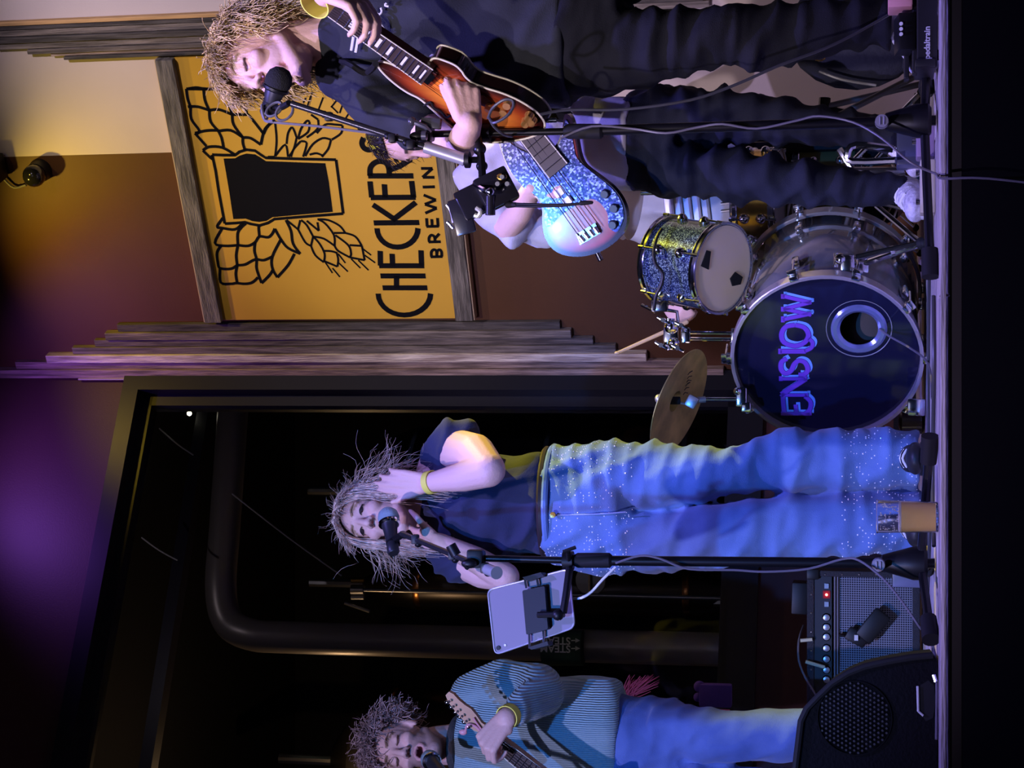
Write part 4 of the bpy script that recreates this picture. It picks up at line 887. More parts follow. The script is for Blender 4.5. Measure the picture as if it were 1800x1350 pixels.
def knob(par,p,n,r,h,m_): m=MB(); m.lathe(V(p),n,[(0,r*1.1),(h*.3,r),(h,r*.85)],16); return m.build('knob',m_,par)
# ---- sunburst semi hollow guitar
nG=V((-.66,-.74,.10)).normalized(); plG=(P(830,180,YG-.20),nG)
g=thing('electric_guitar','sunburst hollow body electric guitar with cream edging held by the blond singer','guitar',tuple(P(870,190,YG-.2)))
outl=[(664,111),(672,108),(690,113),(712,124),(730,133),(741,126),(748,119),(758,121),(762,115),(757,107),(764,102),(778,105),(800,114),(812,125),(818,134),(832,146),(856,155),(885,164),(912,176),(938,192),(952,206),(958,219),(953,230),(935,240),(905,247),(870,250),(838,246),(810,234),(786,216),(768,199),(750,183),(736,172),(718,163),(700,151),(682,136),(668,121)]
oc=smoothc(outl,4); top=on(plG,oc)
sunb=bpy.data.materials.new('sunburst_lacquer'); sunb.use_nodes=True; nt=sunb.node_tree; b=nt.nodes['Principled BSDF']; b.inputs['Roughness'].default_value=.16; b.inputs['Coat Weight'].default_value=1; b.inputs['Coat Roughness'].default_value=.04
at=nt.nodes.new('ShaderNodeAttribute'); at.attribute_name='Col'; ns=nt.nodes.new('ShaderNodeTexNoise'); ns.inputs['Scale'].default_value=14; mx=nt.nodes.new('ShaderNodeMix'); mx.data_type='RGBA'; mx.blend_type='MULTIPLY'; mx.inputs[0].default_value=.35
nt.links.new(at.outputs['Color'],mx.inputs[6]); nt.links.new(ns.outputs['Fac'],mx.inputs[7]); nt.links.new(mx.outputs[2],b.inputs['Base Color'])
def plate(par,name,rim,n,th,mm,cfn=None,rings=6,dome=.0,centre=None):
    """front face filled with inward rings so that the finish can vary from rim to centre"""
    c=centre or sum(rim,V())/len(rim); k=len(rim); m=MB(); vs=[];off=rootloc(par)
    for r in range(rings):
        t=1-r/rings; vs += [c+(p-c)*t+n*dome*(1-t*t) for p in rim]
    vs.append(c+n*dome); fs=[]
    for r in range(rings-1): fs += [(r*k+i,r*k+(i+1)%k,(r+1)*k+(i+1)%k,(r+1)*k+i) for i in range(k)]
    fs += [((rings-1)*k+i,(rings-1)*k+(i+1)%k,len(vs)-1) for i in range(k)]
    b=len(vs); vs += [p-n*th for p in rim]; fs += [(i,b+i,b+(i+1)%k,(i+1)%k) for i in range(k)]+[tuple(range(b,b+k))]
    me=bpy.data.meshes.new(name); me.from_pydata([tuple(v-off) for v in vs],[],fs)
    if cfn:
        cols=[cfn(1-r/rings) for r in range(rings) for _ in range(k)]+[cfn(0)]+[cfn(1.0)]*k; setcol(me,np.array(cols))
    return link(name,me,mm,par,smooth=40)
def gc(t): 
    d=np.array((.035,.010,.008)); r=np.array((.35,.045,.012)); o=np.array((.85,.26,.03)); 
    return tuple(d if t>.92 else (d+(r-d)*(.92-t)/.2 if t>.72 else (r+(o-r)*min(1,(.72-t)/.35))))
plate(g,'body',top,nG,.058,sunb,gc,10,.010,on(plG,[(845,200)])[0])
for q in (0,.058):
    m=MB(); m.tube([p-nG*q+nG*.001 for p in top]+[top[0]-nG*q+nG*.001],.0028,6,0); m.build('binding',cream,g)
blkp=mat('pickguard_black',(.01,.01,.012),.2,coat=.5)
m=MB(); m.prism(on(plG,[(795,146),(812,160),(850,168),(866,182),(858,190),(800,168),(780,150)],.014),nG,.004); m.build('pickguard',blkp,g,smooth=0)
m=MB(); m.tube(on(plG,[(745,186),(757,180),(763,190),(775,196),(785,206),(792,203)],.0095),.0028,6); m.build('f_hole',mat('f_hole_black',(.003,.003,.003),.9),g)
neckset(g,plG,(585,16),(752,134),.043,.056,22,mat('mahogany',(.10,.03,.02),.3,coat=.5),True,6,(812,176),.024,off=.020)
m=MB(); pk=on(plG,[(754,127),(765,136),(752,150),(741,141)],.022); m.prism(pk,nG,.014); m.build('pickup',chrome,g,smooth=0)
m=MB(); pk=on(plG,[(758,152),(775,164),(790,150),(775,138)],.014); m.prism(pk,nG,.005); m.build('orange_top_patch',mat('orange_lacquer',(.9,.25,.03),.2,coat=1),g,smooth=0)
m=MB(); pk=on(plG,[(797,160),(806,168),(795,182),(786,174)],.024); m.prism(pk,nG,.016); m.build('pickup',chrome,g,smooth=0)
m=MB(); pk=on(plG,[(812,168),(817,172),(806,188),(801,184)],.022); m.prism(pk,nG,.014); m.build('bridge',chrome,g,smooth=0)
gold=mat('gold_knob',(.75,.38,.12),.2,.6)
for x,y in ((861,186),(893,181),(887,194),(931,203),(925,213),(936,211)): knob(g,on(plG,[(x,y)],.008)[0],nG,.0115,.016,gold)
m=MB(); c=on(plG,[(957,212)],-.03)[0]; m.cyl(c,c+V((.0,0,-.03)),.006); m.build('output_jack',chrome,g)
# strap over his shoulder
m=MB(); m.tube([P(660,112,YG-.28),P(655,120,YG-.2),P(640,128,YG-.12),P(610,110,YG-.08),P(585,108,YG+.02)],.008,6); m.build('strap',rubber,g)
# ---- bass
nB=V((-.19,-.97,.035)).normalized(); plB=(P(1000,340,YB-.26),nB)
bs=thing('bass_guitar','sunburst bass guitar with glittering blue and pearl pickguard held by the pale shirted man','guitar',tuple(P(1000,340,YB-.26)))
outl=[(992,203),(1000,202),(1006,212),(1013,240),(1018,268),(1026,288),(1042,302),(1060,315),(1078,330),(1093,350),(1101,372),(1101,395),(1092,414),(1076,430),(1054,443),(1030,450),(1005,451),(982,445),(966,432),(956,412),(953,390),(952,365),(940,345),(920,330),(902,310),(888,285),(880,262),(874,240),(876,228),(884,232),(896,248),(918,262),(944,268),(966,264),(980,250),(988,228)]
topB=on(plB,smoothc(outl,4))
def bc(t): 
    d=np.array((.03,.012,.02)); r=np.array((.45,.06,.06)); o=np.array((.48,.20,.14)); return tuple(d if t>.9 else (d+(r-d)*(.9-t)/.12 if t>.78 else r+(o-r)*min(1,(.78-t)/.25)))
sunb2=sunb.copy(); sunb2.name='sunburst_satin'; sunb2.node_tree.nodes['Principled BSDF'].inputs['Coat Weight'].default_value=.25; sunb2.node_tree.nodes['Principled BSDF'].inputs['Roughness'].default_value=.2
plate(bs,'body',topB,nB,.042,sunb2,bc,10,.002,on(plB,[(1015,385)])[0])
glit=bpy.data.materials.new('pearl_pickguard'); glit.use_nodes=True; nt=glit.node_tree; b=nt.nodes['Principled BSDF']; b.inputs['Roughness'].default_value=.15; b.inputs['Coat Weight'].default_value=.7
tc=nt.nodes.new('ShaderNodeTexCoord'); vo=nt.nodes.new('ShaderNodeTexVoronoi'); vo.inputs['Scale'].default_value=190; rp=nt.nodes.new('ShaderNodeValToRGB'); nt.links.new(tc.outputs['Object'],vo.inputs['Vector']); nt.links.new(vo.outputs['Color'],rp.inputs[0]); nt.links.new(rp.outputs[0],b.inputs['Base Color'])
rp.color_ramp.elements[0].position=.3; rp.color_ramp.elements[0].color=(.02,.03,.10,1); rp.color_ramp.elements[1].position=.9; rp.color_ramp.elements[1].color=(.55,.60,.8,1); e=rp.color_ramp.elements.new(.6); e.color=(.09,.08,.26,1)
b.inputs['Metallic'].default_value=.3
pg=smoothc([(994,210),(1002,225),(1008,255),(1014,278),(1032,296),(1056,315),(1078,334),(1092,356),(1096,380),(1090,400),(1082,408),(1070,398),(1068,376),(1056,358),(1042,350),(1030,352),(1004,366),(984,380),(966,398),(958,392),(956,365),(944,346),(922,330),(904,310),(890,285),(880,255),(884,240),(900,254),(925,268),(950,272),(972,266),(984,250),(990,230)],3)
m=MB(); m.prism(on(plB,pg,.0045),nB,.003); m.build('pickguard',glit,bs,smooth=0)
neckset(bs,plB,(700,-60),(982,300),.045,.064,20,mat('dark_neck',(.10,.05,.04),.4,coat=.3),False,4,(1040,412),.022,off=.014)
for a_ in ([(972,338),(985,329),(992,340),(979,349)],[(987,352),(1000,343),(1007,354),(994,363)]):
    m=MB(); m.prism(on(plB,a_,.014),nB,.010); m.build('pickup',white,bs,smooth=0)
m=MB(); m.prism(on(plB,[(1012,412),(1046,392),(1055,410),(1020,431)],.012),nB,.008); br=m.build('bridge',chrome,bs,smooth=0)
for i in range(4):
    a_=on(plB,[(1018+8.6*i,415-5*i),(1026+8.6*i,425-5*i)],.018); m=MB(); m.tube(a_,.005,8,0); m.build('saddle',steel,br)
for x,y in ((1064,341),(1080,366),(1078,395)): knob(bs,on(plB,[(x,y)],.005)[0],nB,.012,.018,blackm)
m=MB(); c=on(plB,[(1050,445)],-.02)[0]; m.cyl(c,c+V((-.02,0,-.01)),.008); m.build('strap_button',chrome,bs)
m=MB(); m.tube([P(1000,205,YB-.24),P(960,200,YB-.2),P(900,190,YB-.12),P(850,200,YB-.08)],.018,6); m.build('strap',rubber,bs)
# ---- telecaster style neck at the left
nT=V((-.15,-.98,.12)).normalized(); plT=(P(855,1292,YL-.30),nT)
tl_=thing('electric_guitar','maple neck electric guitar gripped by the sweater wearing singer','guitar',tuple(P(930,1350,YL-.3)))
mp=mat('maple_light',(.60,.36,.20),.35,coat=.4,var=.1,vscale=10)
neckset(tl_,plT,(848,1284),(990,1398),.042,.055,22,mp,False,6,(1060,1450),.022,off=.010)
hs=smoothc([(848,1276),(838,1268),(822,1262),(808,1252),(796,1240),(786,1226),(784,1219),(790,1218),(802,1226),(816,1236),(826,1246),(836,1262),(846,1270),(856,1278)],3)
m=MB(); m.prism(on(plT,[(852,1274),(843,1288),(832,1284),(816,1268),(800,1250),(788,1234),(783,1222),(789,1216),(797,1220),(806,1230),(818,1240),(828,1246),(838,1258),(846,1270)],.008),nT,.015); hsd=m.build('headstock',mp,tl_,smooth=0)
for i in range(6):
    x,y=792+7.6*i,1231+8.6*i; c=on(plT,[(x,y)],.010)[0]; k=on(plT,[(x-8,y+5)],0)[0]; m=MB(); m.cyl(c,c+nT*.012,.0042); m.cyl(c-nT*.008,k-nT*.008,.003); m.ell(k-nT*.008,(.006,.004,.008)); m.build('tuning_peg',chrome,hsd)
m=MB(); bl=on(plT,smoothc([(985,1375),(975,1400),(960,1440),(1010,1480),(1080,1470),(1090,1430),(1050,1410),(1040,1385),(1015,1392)],4),.0); m.prism(bl,nT,.045); m.build('body',mat('cream_lacquer',(.6,.5,.3),.2,coat=1),tl_,smooth=20)
m=MB(); m.tube([P(870,1296,YL-.26),P(890,1320,YL-.24),P(925,1352,YL-.22)],.012,6); m.build('strap',mat('blue_strap',(.03,.05,.3),.8),tl_)
m=MB(); m.tube(on(plT,[(848,1290),(836,1277),(822,1274),(818,1286)],.016),.004,8); m.ell(on(plT,[(814,1287)],.016)[0],(.009,.006,.012)); m.tube(on(plT,[(832,1262),(840,1274),(848,1284)],.016),.003,6); m.build('capo',mat('pink_capo',(.75,.35,.38),.4),tl_)
# ================================================================ drum kit
ds=thing('bass_drum','large bass drum with purple ENSLOW lettering on its black front head','drum',(P(1455,625,5.6).x,5.7,0),'drum kit')
DS=ds
YK=5.52; cK=P(1455,624,YK); nK=V((-math.sin(math.radians(31)),-math.cos(math.radians(31)),0)); nK.normalize(); rK=.272; cK.z=.292; DK=.40
lK=nK.cross(V((0,0,1))).normalized(); 
def KP(u,v_,off=.0): return cK+lK*u+V((0,0,v_))+nK*off      # local coordinates on the front head
lK= -lK if lK.x<0 else lK
def KH(x,y,off=.0): return RP(x,y,cK+nK*off,nK)
smoke=mat('drum_grey_shell',(.13,.125,.14),.15,.1,var=.6,vscale=2.5,coat=1)
m=MB(); m.lathe(cK-nK*DK,nK,[(0,rK*.985),(.002,rK*.99),(DK-.002,rK*.99),(DK,rK*.985)],56,False); m.build('shell',smoke,ds)
hoopm=mat('hoop_silver_pink',(.62,.55,.60),.25,.7)
for q,mm in ((.012,hoopm),(-DK-.012,mat('hoop_grey',(.35,.34,.38),.3,.7))):
    m=MB(); m.lathe(cK+nK*(q-.02),nK,[(0,rK*1.0),(0,rK*1.035),(.002,rK*1.045),(.038,rK*1.045),(.04,rK*1.035),(.04,rK*1.005),(0,rK*1.0)],56,False); m.build('hoop',mm,ds)
headm=mat('drum_head_black',(.010,.010,.030),.10,coat=.6)
pc=KH(1510,575); pr=.066
m=MB(); k=48; ring=[KP(rK*1.0*math.cos(2*PI*i/k),rK*1.0*math.sin(2*PI*i/k),.008) for i in range(k)]; hol=[pc+nK*.008+lK*pr*math.cos(2*PI*i/k)+V((0,0,pr*math.sin(2*PI*i/k))) for i in range(k)]
m.add(ring+hol,[(i,(i+1)%k,k+(i+1)%k,k+i) for i in range(k)]); m.build('front_head',headm,ds,smooth=0)
m=MB(); m.lathe(pc+nK*.006,nK,[(0,pr*.84),(0,pr*1.22),(.006,pr*1.24),(.012,pr*1.14),(.012,pr*.98),(.004,pr*.84),(0,pr*.84)],40,False); m.build('port_ring',mat('port_ring_chrome',(.35,.40,.75),.18,.7),ds)
m=MB(); m.lathe(pc+nK*.0092,nK,[(0,pr*1.42),(.001,pr*1.46),(.0012,pr*1.44),(0,pr*1.42)],40,False); m.build('port_outline',grey,ds)
m=MB(); m.lathe(cK-nK*(DK-.01),nK,[(0,.001),(0,rK*.97)],40,False); m.build('batter_head',mat('batter_dark',(.04,.035,.04),.6),ds)
m=MB(); m.ell(cK+V((0,0,-.14))-nK*.15,(.16,.10,.09)); m.build('pillow',mat('pillow_brown',(.10,.08,.07),.9),ds)
# lettering on the head: stroke letters with a pale blue drop shadow and serifs
def kstroke(m,pts,w,off):
    pts=[KH(x,y,off) for x,y in pts]
    vs=[]
    for i,p in enumerate(pts):
        d=(pts[min(i+1,len(pts)-1)]-pts[max(i-1,0)]).normalized(); sd=d.cross(nK).normalized()*w/2; vs += [p+sd,p-sd]
    m.add(vs,[(2*i,2*i+1,2*i+3,2*i+2) for i in range(len(pts)-1)])
def Lk(pts): return [(1260+x/4.22,460+y/4.22) for x,y in pts]
def cv(p,k=4): return smoothc(p,k,False)
let=[ # crop coordinates: x grows downwards in the room, y grows to the left
 (([(490,1128),(690,1128)]),8),(([(500,1128),(490,1000)]),9),(([(590,1128),(585,1060)]),8),(cv([(655,1128),(690,1095),(695,1040),(655,1000)]),9),(([(490,1140),(490,1112)]),6),(([(690,1140),(690,1112)]),6),
 (([(475,1000),(500,975)]),6),(([(480,990),(665,990)]),7),(([(480,985),(660,868)]),12),(([(475,870),(650,868)]),7),(([(475,885),(475,850)]),5),(([(655,885),(655,850)]),5),(([(665,1005),(665,975)]),5),
 (cv([(520,720),(480,745),(478,800),(510,830),(550,810),(575,760),(610,735),(655,750),(675,800),(650,835),(605,838)]),10),
 (([(470,665),(660,665)]),11),(cv([(650,665),(700,640),(710,600),(680,570)]),8),(([(470,685),(470,645)]),5),
 (cv([(580,470),(510,485),(480,540),(500,600),(580,625),(650,600),(680,545),(650,490),(580,470)]),10),
 (([(490,430),(700,385)]),8),(([(700,395),(500,350)]),8),(([(490,355),(700,300)]),8),(([(700,305),(490,255)]),8),(([(490,450),(490,405)]),5),(([(490,370),(490,335)]),5),(([(490,275),(490,240)]),5)]
shd=mat('lettering_pale_blue',(.16,.34,.80),.4); prp=mat('lettering_purple',(.17,.05,.50),.4); dkp=mat('lettering_dark',(.03,.01,.12),.4)
m=MB(); 
for p_,w_ in let: kstroke(m,[(x+4.2,y-4.2) for x,y in Lk(p_)],w_*.0011+.0035,.0086)
m.build('lettering_shadow',shd,ds,smooth=0)
m=MB(); 
for p_,w_ in let: kstroke(m,Lk(p_),max(w_,7)*.0012+.0050,.0090)
m.build('lettering_outline',dkp,ds,smooth=0)
m=MB()
for p_,w_ in let: kstroke(m,Lk(p_),max(w_,7)*.0012+.0022,.0094)
m.build('lettering',prp,ds,smooth=0)
for i in range(10):
    a=2*PI*(i+.5)/10; rd_=lK*math.cos(a)+V((0,0,math.sin(a)))
    for q in (.02,-DK-.02):
        c=cK+rd_*rK*1.06+nK*q; Rk=Matrix((nK,rd_,nK.cross(rd_))).transposed()
        m=MB(); m.bbox(c,(.030,.016,.026),Rk,.003); s_=1 if q>0 else -1; m.cyl(c+rd_*.012-nK*s_*.01,c+rd_*.012-nK*s_*.085,.0035,.0035,8); m.bbox(c+rd_*.016-nK*s_*.0,(.010,.016,.030),Rk,.003)
        cl=m.build('claw',chrome,ds)
        m=MB(); m.bbox(cK+rd_*(rK+.010)+nK*(q-s_*.105),(.045,.022,.022),Rk,.006); m.build('lug',chrome,ds)
# spurs
for sg_,(bx,by),(fx,fy) in ((1,(1492,470),(1620,428)),(-1,(1566,704),(1604,812))):
    a=cK+lK*sg_*rK*.93+V((0,0,-rK*.35))-nK*.09; f=a+lK*sg_*.11+V((0,0,0))+nK*.08; f.z=.012; m=MB(); m.tube([a,a*.5+f*.5,f],.0095,10,0); sp_=m.build('spur',chrome,ds); m=MB(); m.bbox(a,(.05,.04,.06),None,.008); m.cyl(a,a-lK*sg_*.02,.02); m.build('spur_bracket',chrome,sp_); m=MB(); m.ell(f,(.014,.014,.012)); m.build('foot',rubber,sp_)
m=MB(); m.bbox(P(1590,716,YK-.02)*V((1,1,0))+V((0,0,.03)),(.05,.04,.05),None,.006); m.build('anchor',chrome,ds)
# ---- rack tom
YT=5.50
tm=thing('rack_tom','blue sparkle rack tom with black tape and a pale lower head coloured as warmly lit','drum',tuple(P(1210,465,YT)),'drum kit')
cb=P(1271,472,YT-.03); ax=(P(1150,452,YT+.115)-cb).normalized(); rT=.134; hT=.215
spk=bpy.data.materials.new('blue_sparkle'); spk.use_nodes=True; nt=spk.node_tree; b=nt.nodes['Principled BSDF']; b.inputs['Roughness'].default_value=.18; b.inputs['Coat Weight'].default_value=1; b.inputs['Metallic'].default_value=.45
tc=nt.nodes.new('ShaderNodeTexCoord'); vo=nt.nodes.new('ShaderNodeTexVoronoi'); vo.inputs['Scale'].default_value=330; rp=nt.nodes.new('ShaderNodeValToRGB'); nt.links.new(tc.outputs['Object'],vo.inputs['Vector']); nt.links.new(vo.outputs['Color'],rp.inputs[0]); nt.links.new(rp.outputs[0],b.inputs['Base Color'])
rp.color_ramp.elements[0].position=.45; rp.color_ramp.elements[0].color=(.014,.022,.07,1); rp.color_ramp.elements[1].position=.97; rp.color_ramp.elements[1].color=(.30,.42,.65,1)
def drum(par,cb,ax,r,h,sm,headb,headt,nl=6,tensions=True,hoop=chrome,a0=.3):
    x,y,z=frame_of(ax); m=MB(); m.lathe(cb,ax,[(0,r*.97),(.002,r*.985),(h-.002,r*.985),(h,r*.97)],44,False); m.build('shell',sm,par)
    for q,nm in ((-.004,'lower_hoop'),(h-.018,'upper_hoop')):
        m=MB(); m.lathe(cb+z*q,ax,[(0,r*1.0),(0,r*1.045),(.003,r*1.05),(.006,r*1.02),(.016,r*1.02),(.020,r*1.05),(.023,r*1.045),(.023,r*1.0),(0,r*1.0)],44,False); m.build(nm,hoop,par)
    m=MB(); m.lathe(cb+z*.002,ax,[(0,.0001),(0,r*1.0),(.004,r*1.0)],44,False); m.build('lower_head',headb,par)
    m=MB(); m.lathe(cb+z*(h+.002),ax,[(0,r*1.0),(.001,.0001)],44,False); m.build('upper_head',headt,par)
    for i in range(nl):
        a=2*PI*i/nl+a0; rd_=x*math.cos(a)+y*math.sin(a)
        for q,s_ in ((h*.30,-1),(h*.70,1)):
            c=cb+z*q+rd_*(r+.010); m=MB(); m.lathe(cb+z*q+rd_*(r*.98),rd_,[(0,.016),(.008,.017),(.018,.011),(.022,.004)],14); m.cyl(c,cb+z*(h*.5+s_*(h*.5+.0))+rd_*(r+.008),.0030,.0030,8); e_=cb+z*(h*.5+s_*h*.5)+rd_*(r+.008); m.cyl(e_-z*s_*.012,e_+z*s_*.008,.006,.005,8); m.build('lug',chrome,par)
warmlit=mat('warmlit_clear_head',(.95,.80,.84),.35,var=.10,vscale=5,col2=(.95,.80,.60),spec=.4)  # pink and yellow tones put warm light into the head's colour
def thinhead(m_):
    nt=m_.node_tree; b=nt.nodes['Principled BSDF']; o=[n for n in nt.nodes if n.type=='OUTPUT_MATERIAL'][0]; tr=nt.nodes.new('ShaderNodeBsdfTranslucent'); tr.inputs[0].default_value=(.95,.85,.78,1); mx=nt.nodes.new('ShaderNodeMixShader'); mx.inputs[0].default_value=.4
    nt.links.new(b.outputs[0],mx.inputs[1]); nt.links.new(tr.outputs[0],mx.inputs[2]); nt.links.new(mx.outputs[0],o.inputs[0]); return m_
thinhead(warmlit); clr=thinhead(mat('clear_head',(.7,.68,.66),.4)); mat('coated_head',(.6,.6,.6),.6)
drum(tm,cb,ax,rT,hT,spk,warmlit,clr,6,a0=-.15)
x_,y_,z_=frame_of(ax)
tape=mat('gaffer_tape',(.006,.006,.006),.8)
for quad in (([(1243,440),(1250,442),(1246,474),(1233,468)]),([(1293,478),(1306,487),(1302,500),(1288,503),(1284,490)])):
    m=MB(); m.prism([RP(px,py,cb-ax*.001,-ax) for px,py in quad],-ax,.003); m.build('tape',tape,tm,smooth=0)
m=MB(); 
# curved black mount plate on the shell
pts=[]
for k in range(15):
    a=k/14; 
rim=[RP(px,py,cb+V((0,-rT,0)),V((0,-1,0))) for px,py in ((1146,545),(1150,520),(1160,500),(1163,480),(1150,462),(1147,440),(1152,415),(1160,400))]
m.tube([p+V((0,.028+.02*((i-3.5)/3.5)**2,0)) for i,p in enumerate(rim)],.0055,8); m.build('mount_plate',black,tm)
# tom arm and clamps
mt=thing('tom_mount','chrome tom mount with wing nuts rising from the bass drum','drum hardware',tuple(P(1300,590,YK)),'drum kit')
m=MB(); a=KP(0,rK*1.02,-.10); a=P(1297,590,YK+.03)
for yy_ in (586,597): m.tube([P(1298,yy_,YK+.03),P(1210,yy_-1,YK+.02)],.0062,10,0)
m.build('post',chrome,mt)
m=MB(); m.bbox(P(1296,590,YK+.03),(.045,.05,.035),None,.006); m.build('base_clamp',chrome,mt)
m=MB(); m.bbox(P(1206,590,YK+.02),(.048,.045,.028),None,.006); m.bbox(P(1180,590,YK-.0),(.085,.04,.045),None,.008); m.ell(P(1180,575,YK-.02),.022); m.ell(P(1184,603,YK-.02),.018); m.cyl(P(1178,615,YK),P(1178,560,YK),.014); m.build('ball_clamp',chrome,mt)
for x,y in ((1167,563),(1163,607),(1198,572),(1192,612)):
    c=P(x,y,YK-.03); m=MB(); m.cyl(c,c+V((0,-.02,0)),.007); m.bbox(c+V((0,-.012,0)),(.008,.008,.045),Matrix.Rotation(.5,3,'Y'),.002); m.build('wing_nut',chrome,mt)
m=MB(); m.tube([P(1192,566,YK),P(1190,548,YK-.01),P(1172,545,YK-.0),P(1165,530,YK+.02)],.0058,8,0); m.tube([P(1152,548,YK-.02),P(1128,536,YK-.0)],.005,8,0); m.bbox(P(1160,538,YK-.01),(.035,.035,.05),None,.006); m.build('l_rod',chrome,mt)
# crash cymbal on a short arm
cyc=P(1188,706,5.50); cn=(V((.34,.26,.90))).normalized()
ct=thing('crash_cymbal','bronze crash cymbal tilted on a slim arm beside the bass drum','cymbal',tuple(cyc),'drum kit')
prof=[(0.0,.172),(.0015,.1725),(.010,.12),(.016,.055),(.018,.034),(.030,.024),(.034,.008),(.032,.006),(.026,.022),(.014,.034),(.012,.055),(.008,.10),(-.001,.171)]
m=MB(); m.lathe(cyc-cn*.012,cn,prof+[prof[0]],64,False); m.build('cymbal_disc',mat('crash_bronze',(.62,.48,.18),.42,.7,var=.3,vscale=10),ct)
x2,y2,z2=frame_of(cn)
ca=mat('cymbal_ink',(.01,.01,.01),.6)
m=MB()
for k,(px,py) in enumerate(((1212,655),(1211,662),(1210,668),(1208,675),(1206,682),(1204,690))):
    c=RP(px,py,cyc-cn*.013,-cn); d=RP(px+5,py-3+(k%3)*2,cyc-cn*.013,-cn); e=RP(px-3,py+4,cyc-cn*.013,-cn); m.tube([c,d],.0016,4,0); m.tube([c,e],.0012,4,0)
m.build('underside_marking',ca,ct)
m=MB(); m.cyl(P(1238,702,5.52),P(1306,702,5.52),.0068,None,12); m.build('arm',chrome,ct)
m=MB(); m.cyl(P(1226,703,5.515),P(1240,702,5.52),.010); m.bbox(P(1216,706,5.505),(.038,.022,.034),Matrix.Rotation(.5,3,'Y'),.007); m.tube([P(1214,712,5.5),cyc-cn*.004],.004,8,0); m.tube([cyc,P(1158,700,5.48)],.005,8,0); m.ell(P(1158,701,5.48),(.014,.012,.012)); m.build('tilter',white if False else mat('satin_metal',(.55,.55,.62),.35,.8),ct)
m=MB(); m.cyl(P(1195,704,5.5),P(1178,704,5.49),.012); m.build('felt_washer',mat('felt_black',(.01,.01,.01),.9),ct)
m=MB(); m.bbox(P(1304,698,5.53),(.06,.045,.035),None,.008); m.ell(P(1296,688,5.51),.012); m.bbox(P(1312,716,5.52),(.03,.03,.03),None,.006); m.build('bracket',chrome,ct)
# snare
sc_=P(1362,350,6.0); sn=thing('snare_drum','brass snare drum with yellow glints between the bassist and the rack tom','drum',tuple(sc_),'drum kit')
drum(sn,V((sc_.x,6.0,P(1372,350,6.0).z)),V((.02,.08,1)),.165,.135,brass,MATS['coated_head'],MATS['coated_head'],8)
def tripod(par,foot,top,r=.010,spread=.28,mm=chrome,ang=.3,hz=.22,n=3,rr=.007,pole=True):
    foot=V(foot); 
    if pole: m=MB(); m.cyl(foot+V((0,0,.05)),top,r,None,12); m.build('tube',mm,par)
    for k in range(n):
        a=2*PI*k/n+ang; e=foot+V((math.cos(a)*spread,math.sin(a)*spread,.012)); m=MB(); m.tube([foot+V((0,0,hz)),e],rr,8,0); l_=m.build('leg',mm,par); m=MB(); m.tube([foot+V((0,0,.07)),foot*.45+e*.55+V((0,0,hz*.42))],rr*.6,6,0); m.build('brace',mm,l_); m=MB(); m.ell(e,(.014,.014,.012)); m.build('rubber_foot',rubber,l_)
st=thing('snare_stand','chrome folding snare stand under the brass drum','stand',(sc_.x,6.0,0),'drum kit')
tripod(st,(sc_.x,6.0,0),V((sc_.x,6.0,P(1380,350,6).z)),spread=.3,hz=.26)
for k in range(3):
    a=2*PI*k/3+.9; c=V((sc_.x,6.0,P(1392,350,6.0).z)); m=MB(); m.tube([c,c+V((math.cos(a)*.17,math.sin(a)*.17,.035)),c+V((math.cos(a)*.185,math.sin(a)*.185,.075))],.006,8,0); m.build('basket_arm',chrome,st)
# floor tom far behind with olive glints
ft=thing('floor_tom','dark floor tom half hidden behind the bassist and the bass drum','drum',(P(1470,345,6.3).x,6.3,0),'drum kit')
drum(ft,V((P(1470,345,6.3).x,6.3,.2)),V((0,0,1)),.19,.22,mat('olive_lacquer',(.16,.16,.06),.15,coat=1),MATS['coated_head'],MATS['coated_head'],6)
for k in range(3):
    a=2*PI*k/3+.4; p0=V((P(1470,345,6.3).x+.205*math.cos(a),6.3+.205*math.sin(a),.36)); m=MB(); m.tube([p0,p0+V((0,0,-.30)),p0+V((.02*math.cos(a),.02*math.sin(a),-.345))],.006,8,0); m.build('leg',chrome,ft)
# hi-hat stand in front of the bass drum's right side
hh=thing('hi_hat','hi-hat cymbals on a chrome tripod stand beside the bassist','cymbal',(P(1600,380,5.75).x,5.75,0),'drum kit')
hx=P(1500,330,5.75).x; tripod(hh,(hx,5.75,0),V((hx,5.75,P(1080,330,5.75).z)),spread=.30,ang=.15,hz=.30,rr=.008)
for q,s_ in ((0,1),(.022,-1)):
    c=V((hx,5.75,P(1112,330,5.75).z+q)); m=MB(); tn=V((.10,.10,1 if s_<0 else 1)).normalized(); pr_=[(0,.150),(.002*s_,.151),(-.012*s_,.05),(-.026*s_,.025),(-.027*s_,.006),(-.022*s_,.02),(-.009*s_,.05)]
    m.lathe(c,tn,pr_+[pr_[0]],48,False); m.build('hat_cymbal',mat('hat_bronze',(.75,.62,.48),.35,.75),hh)
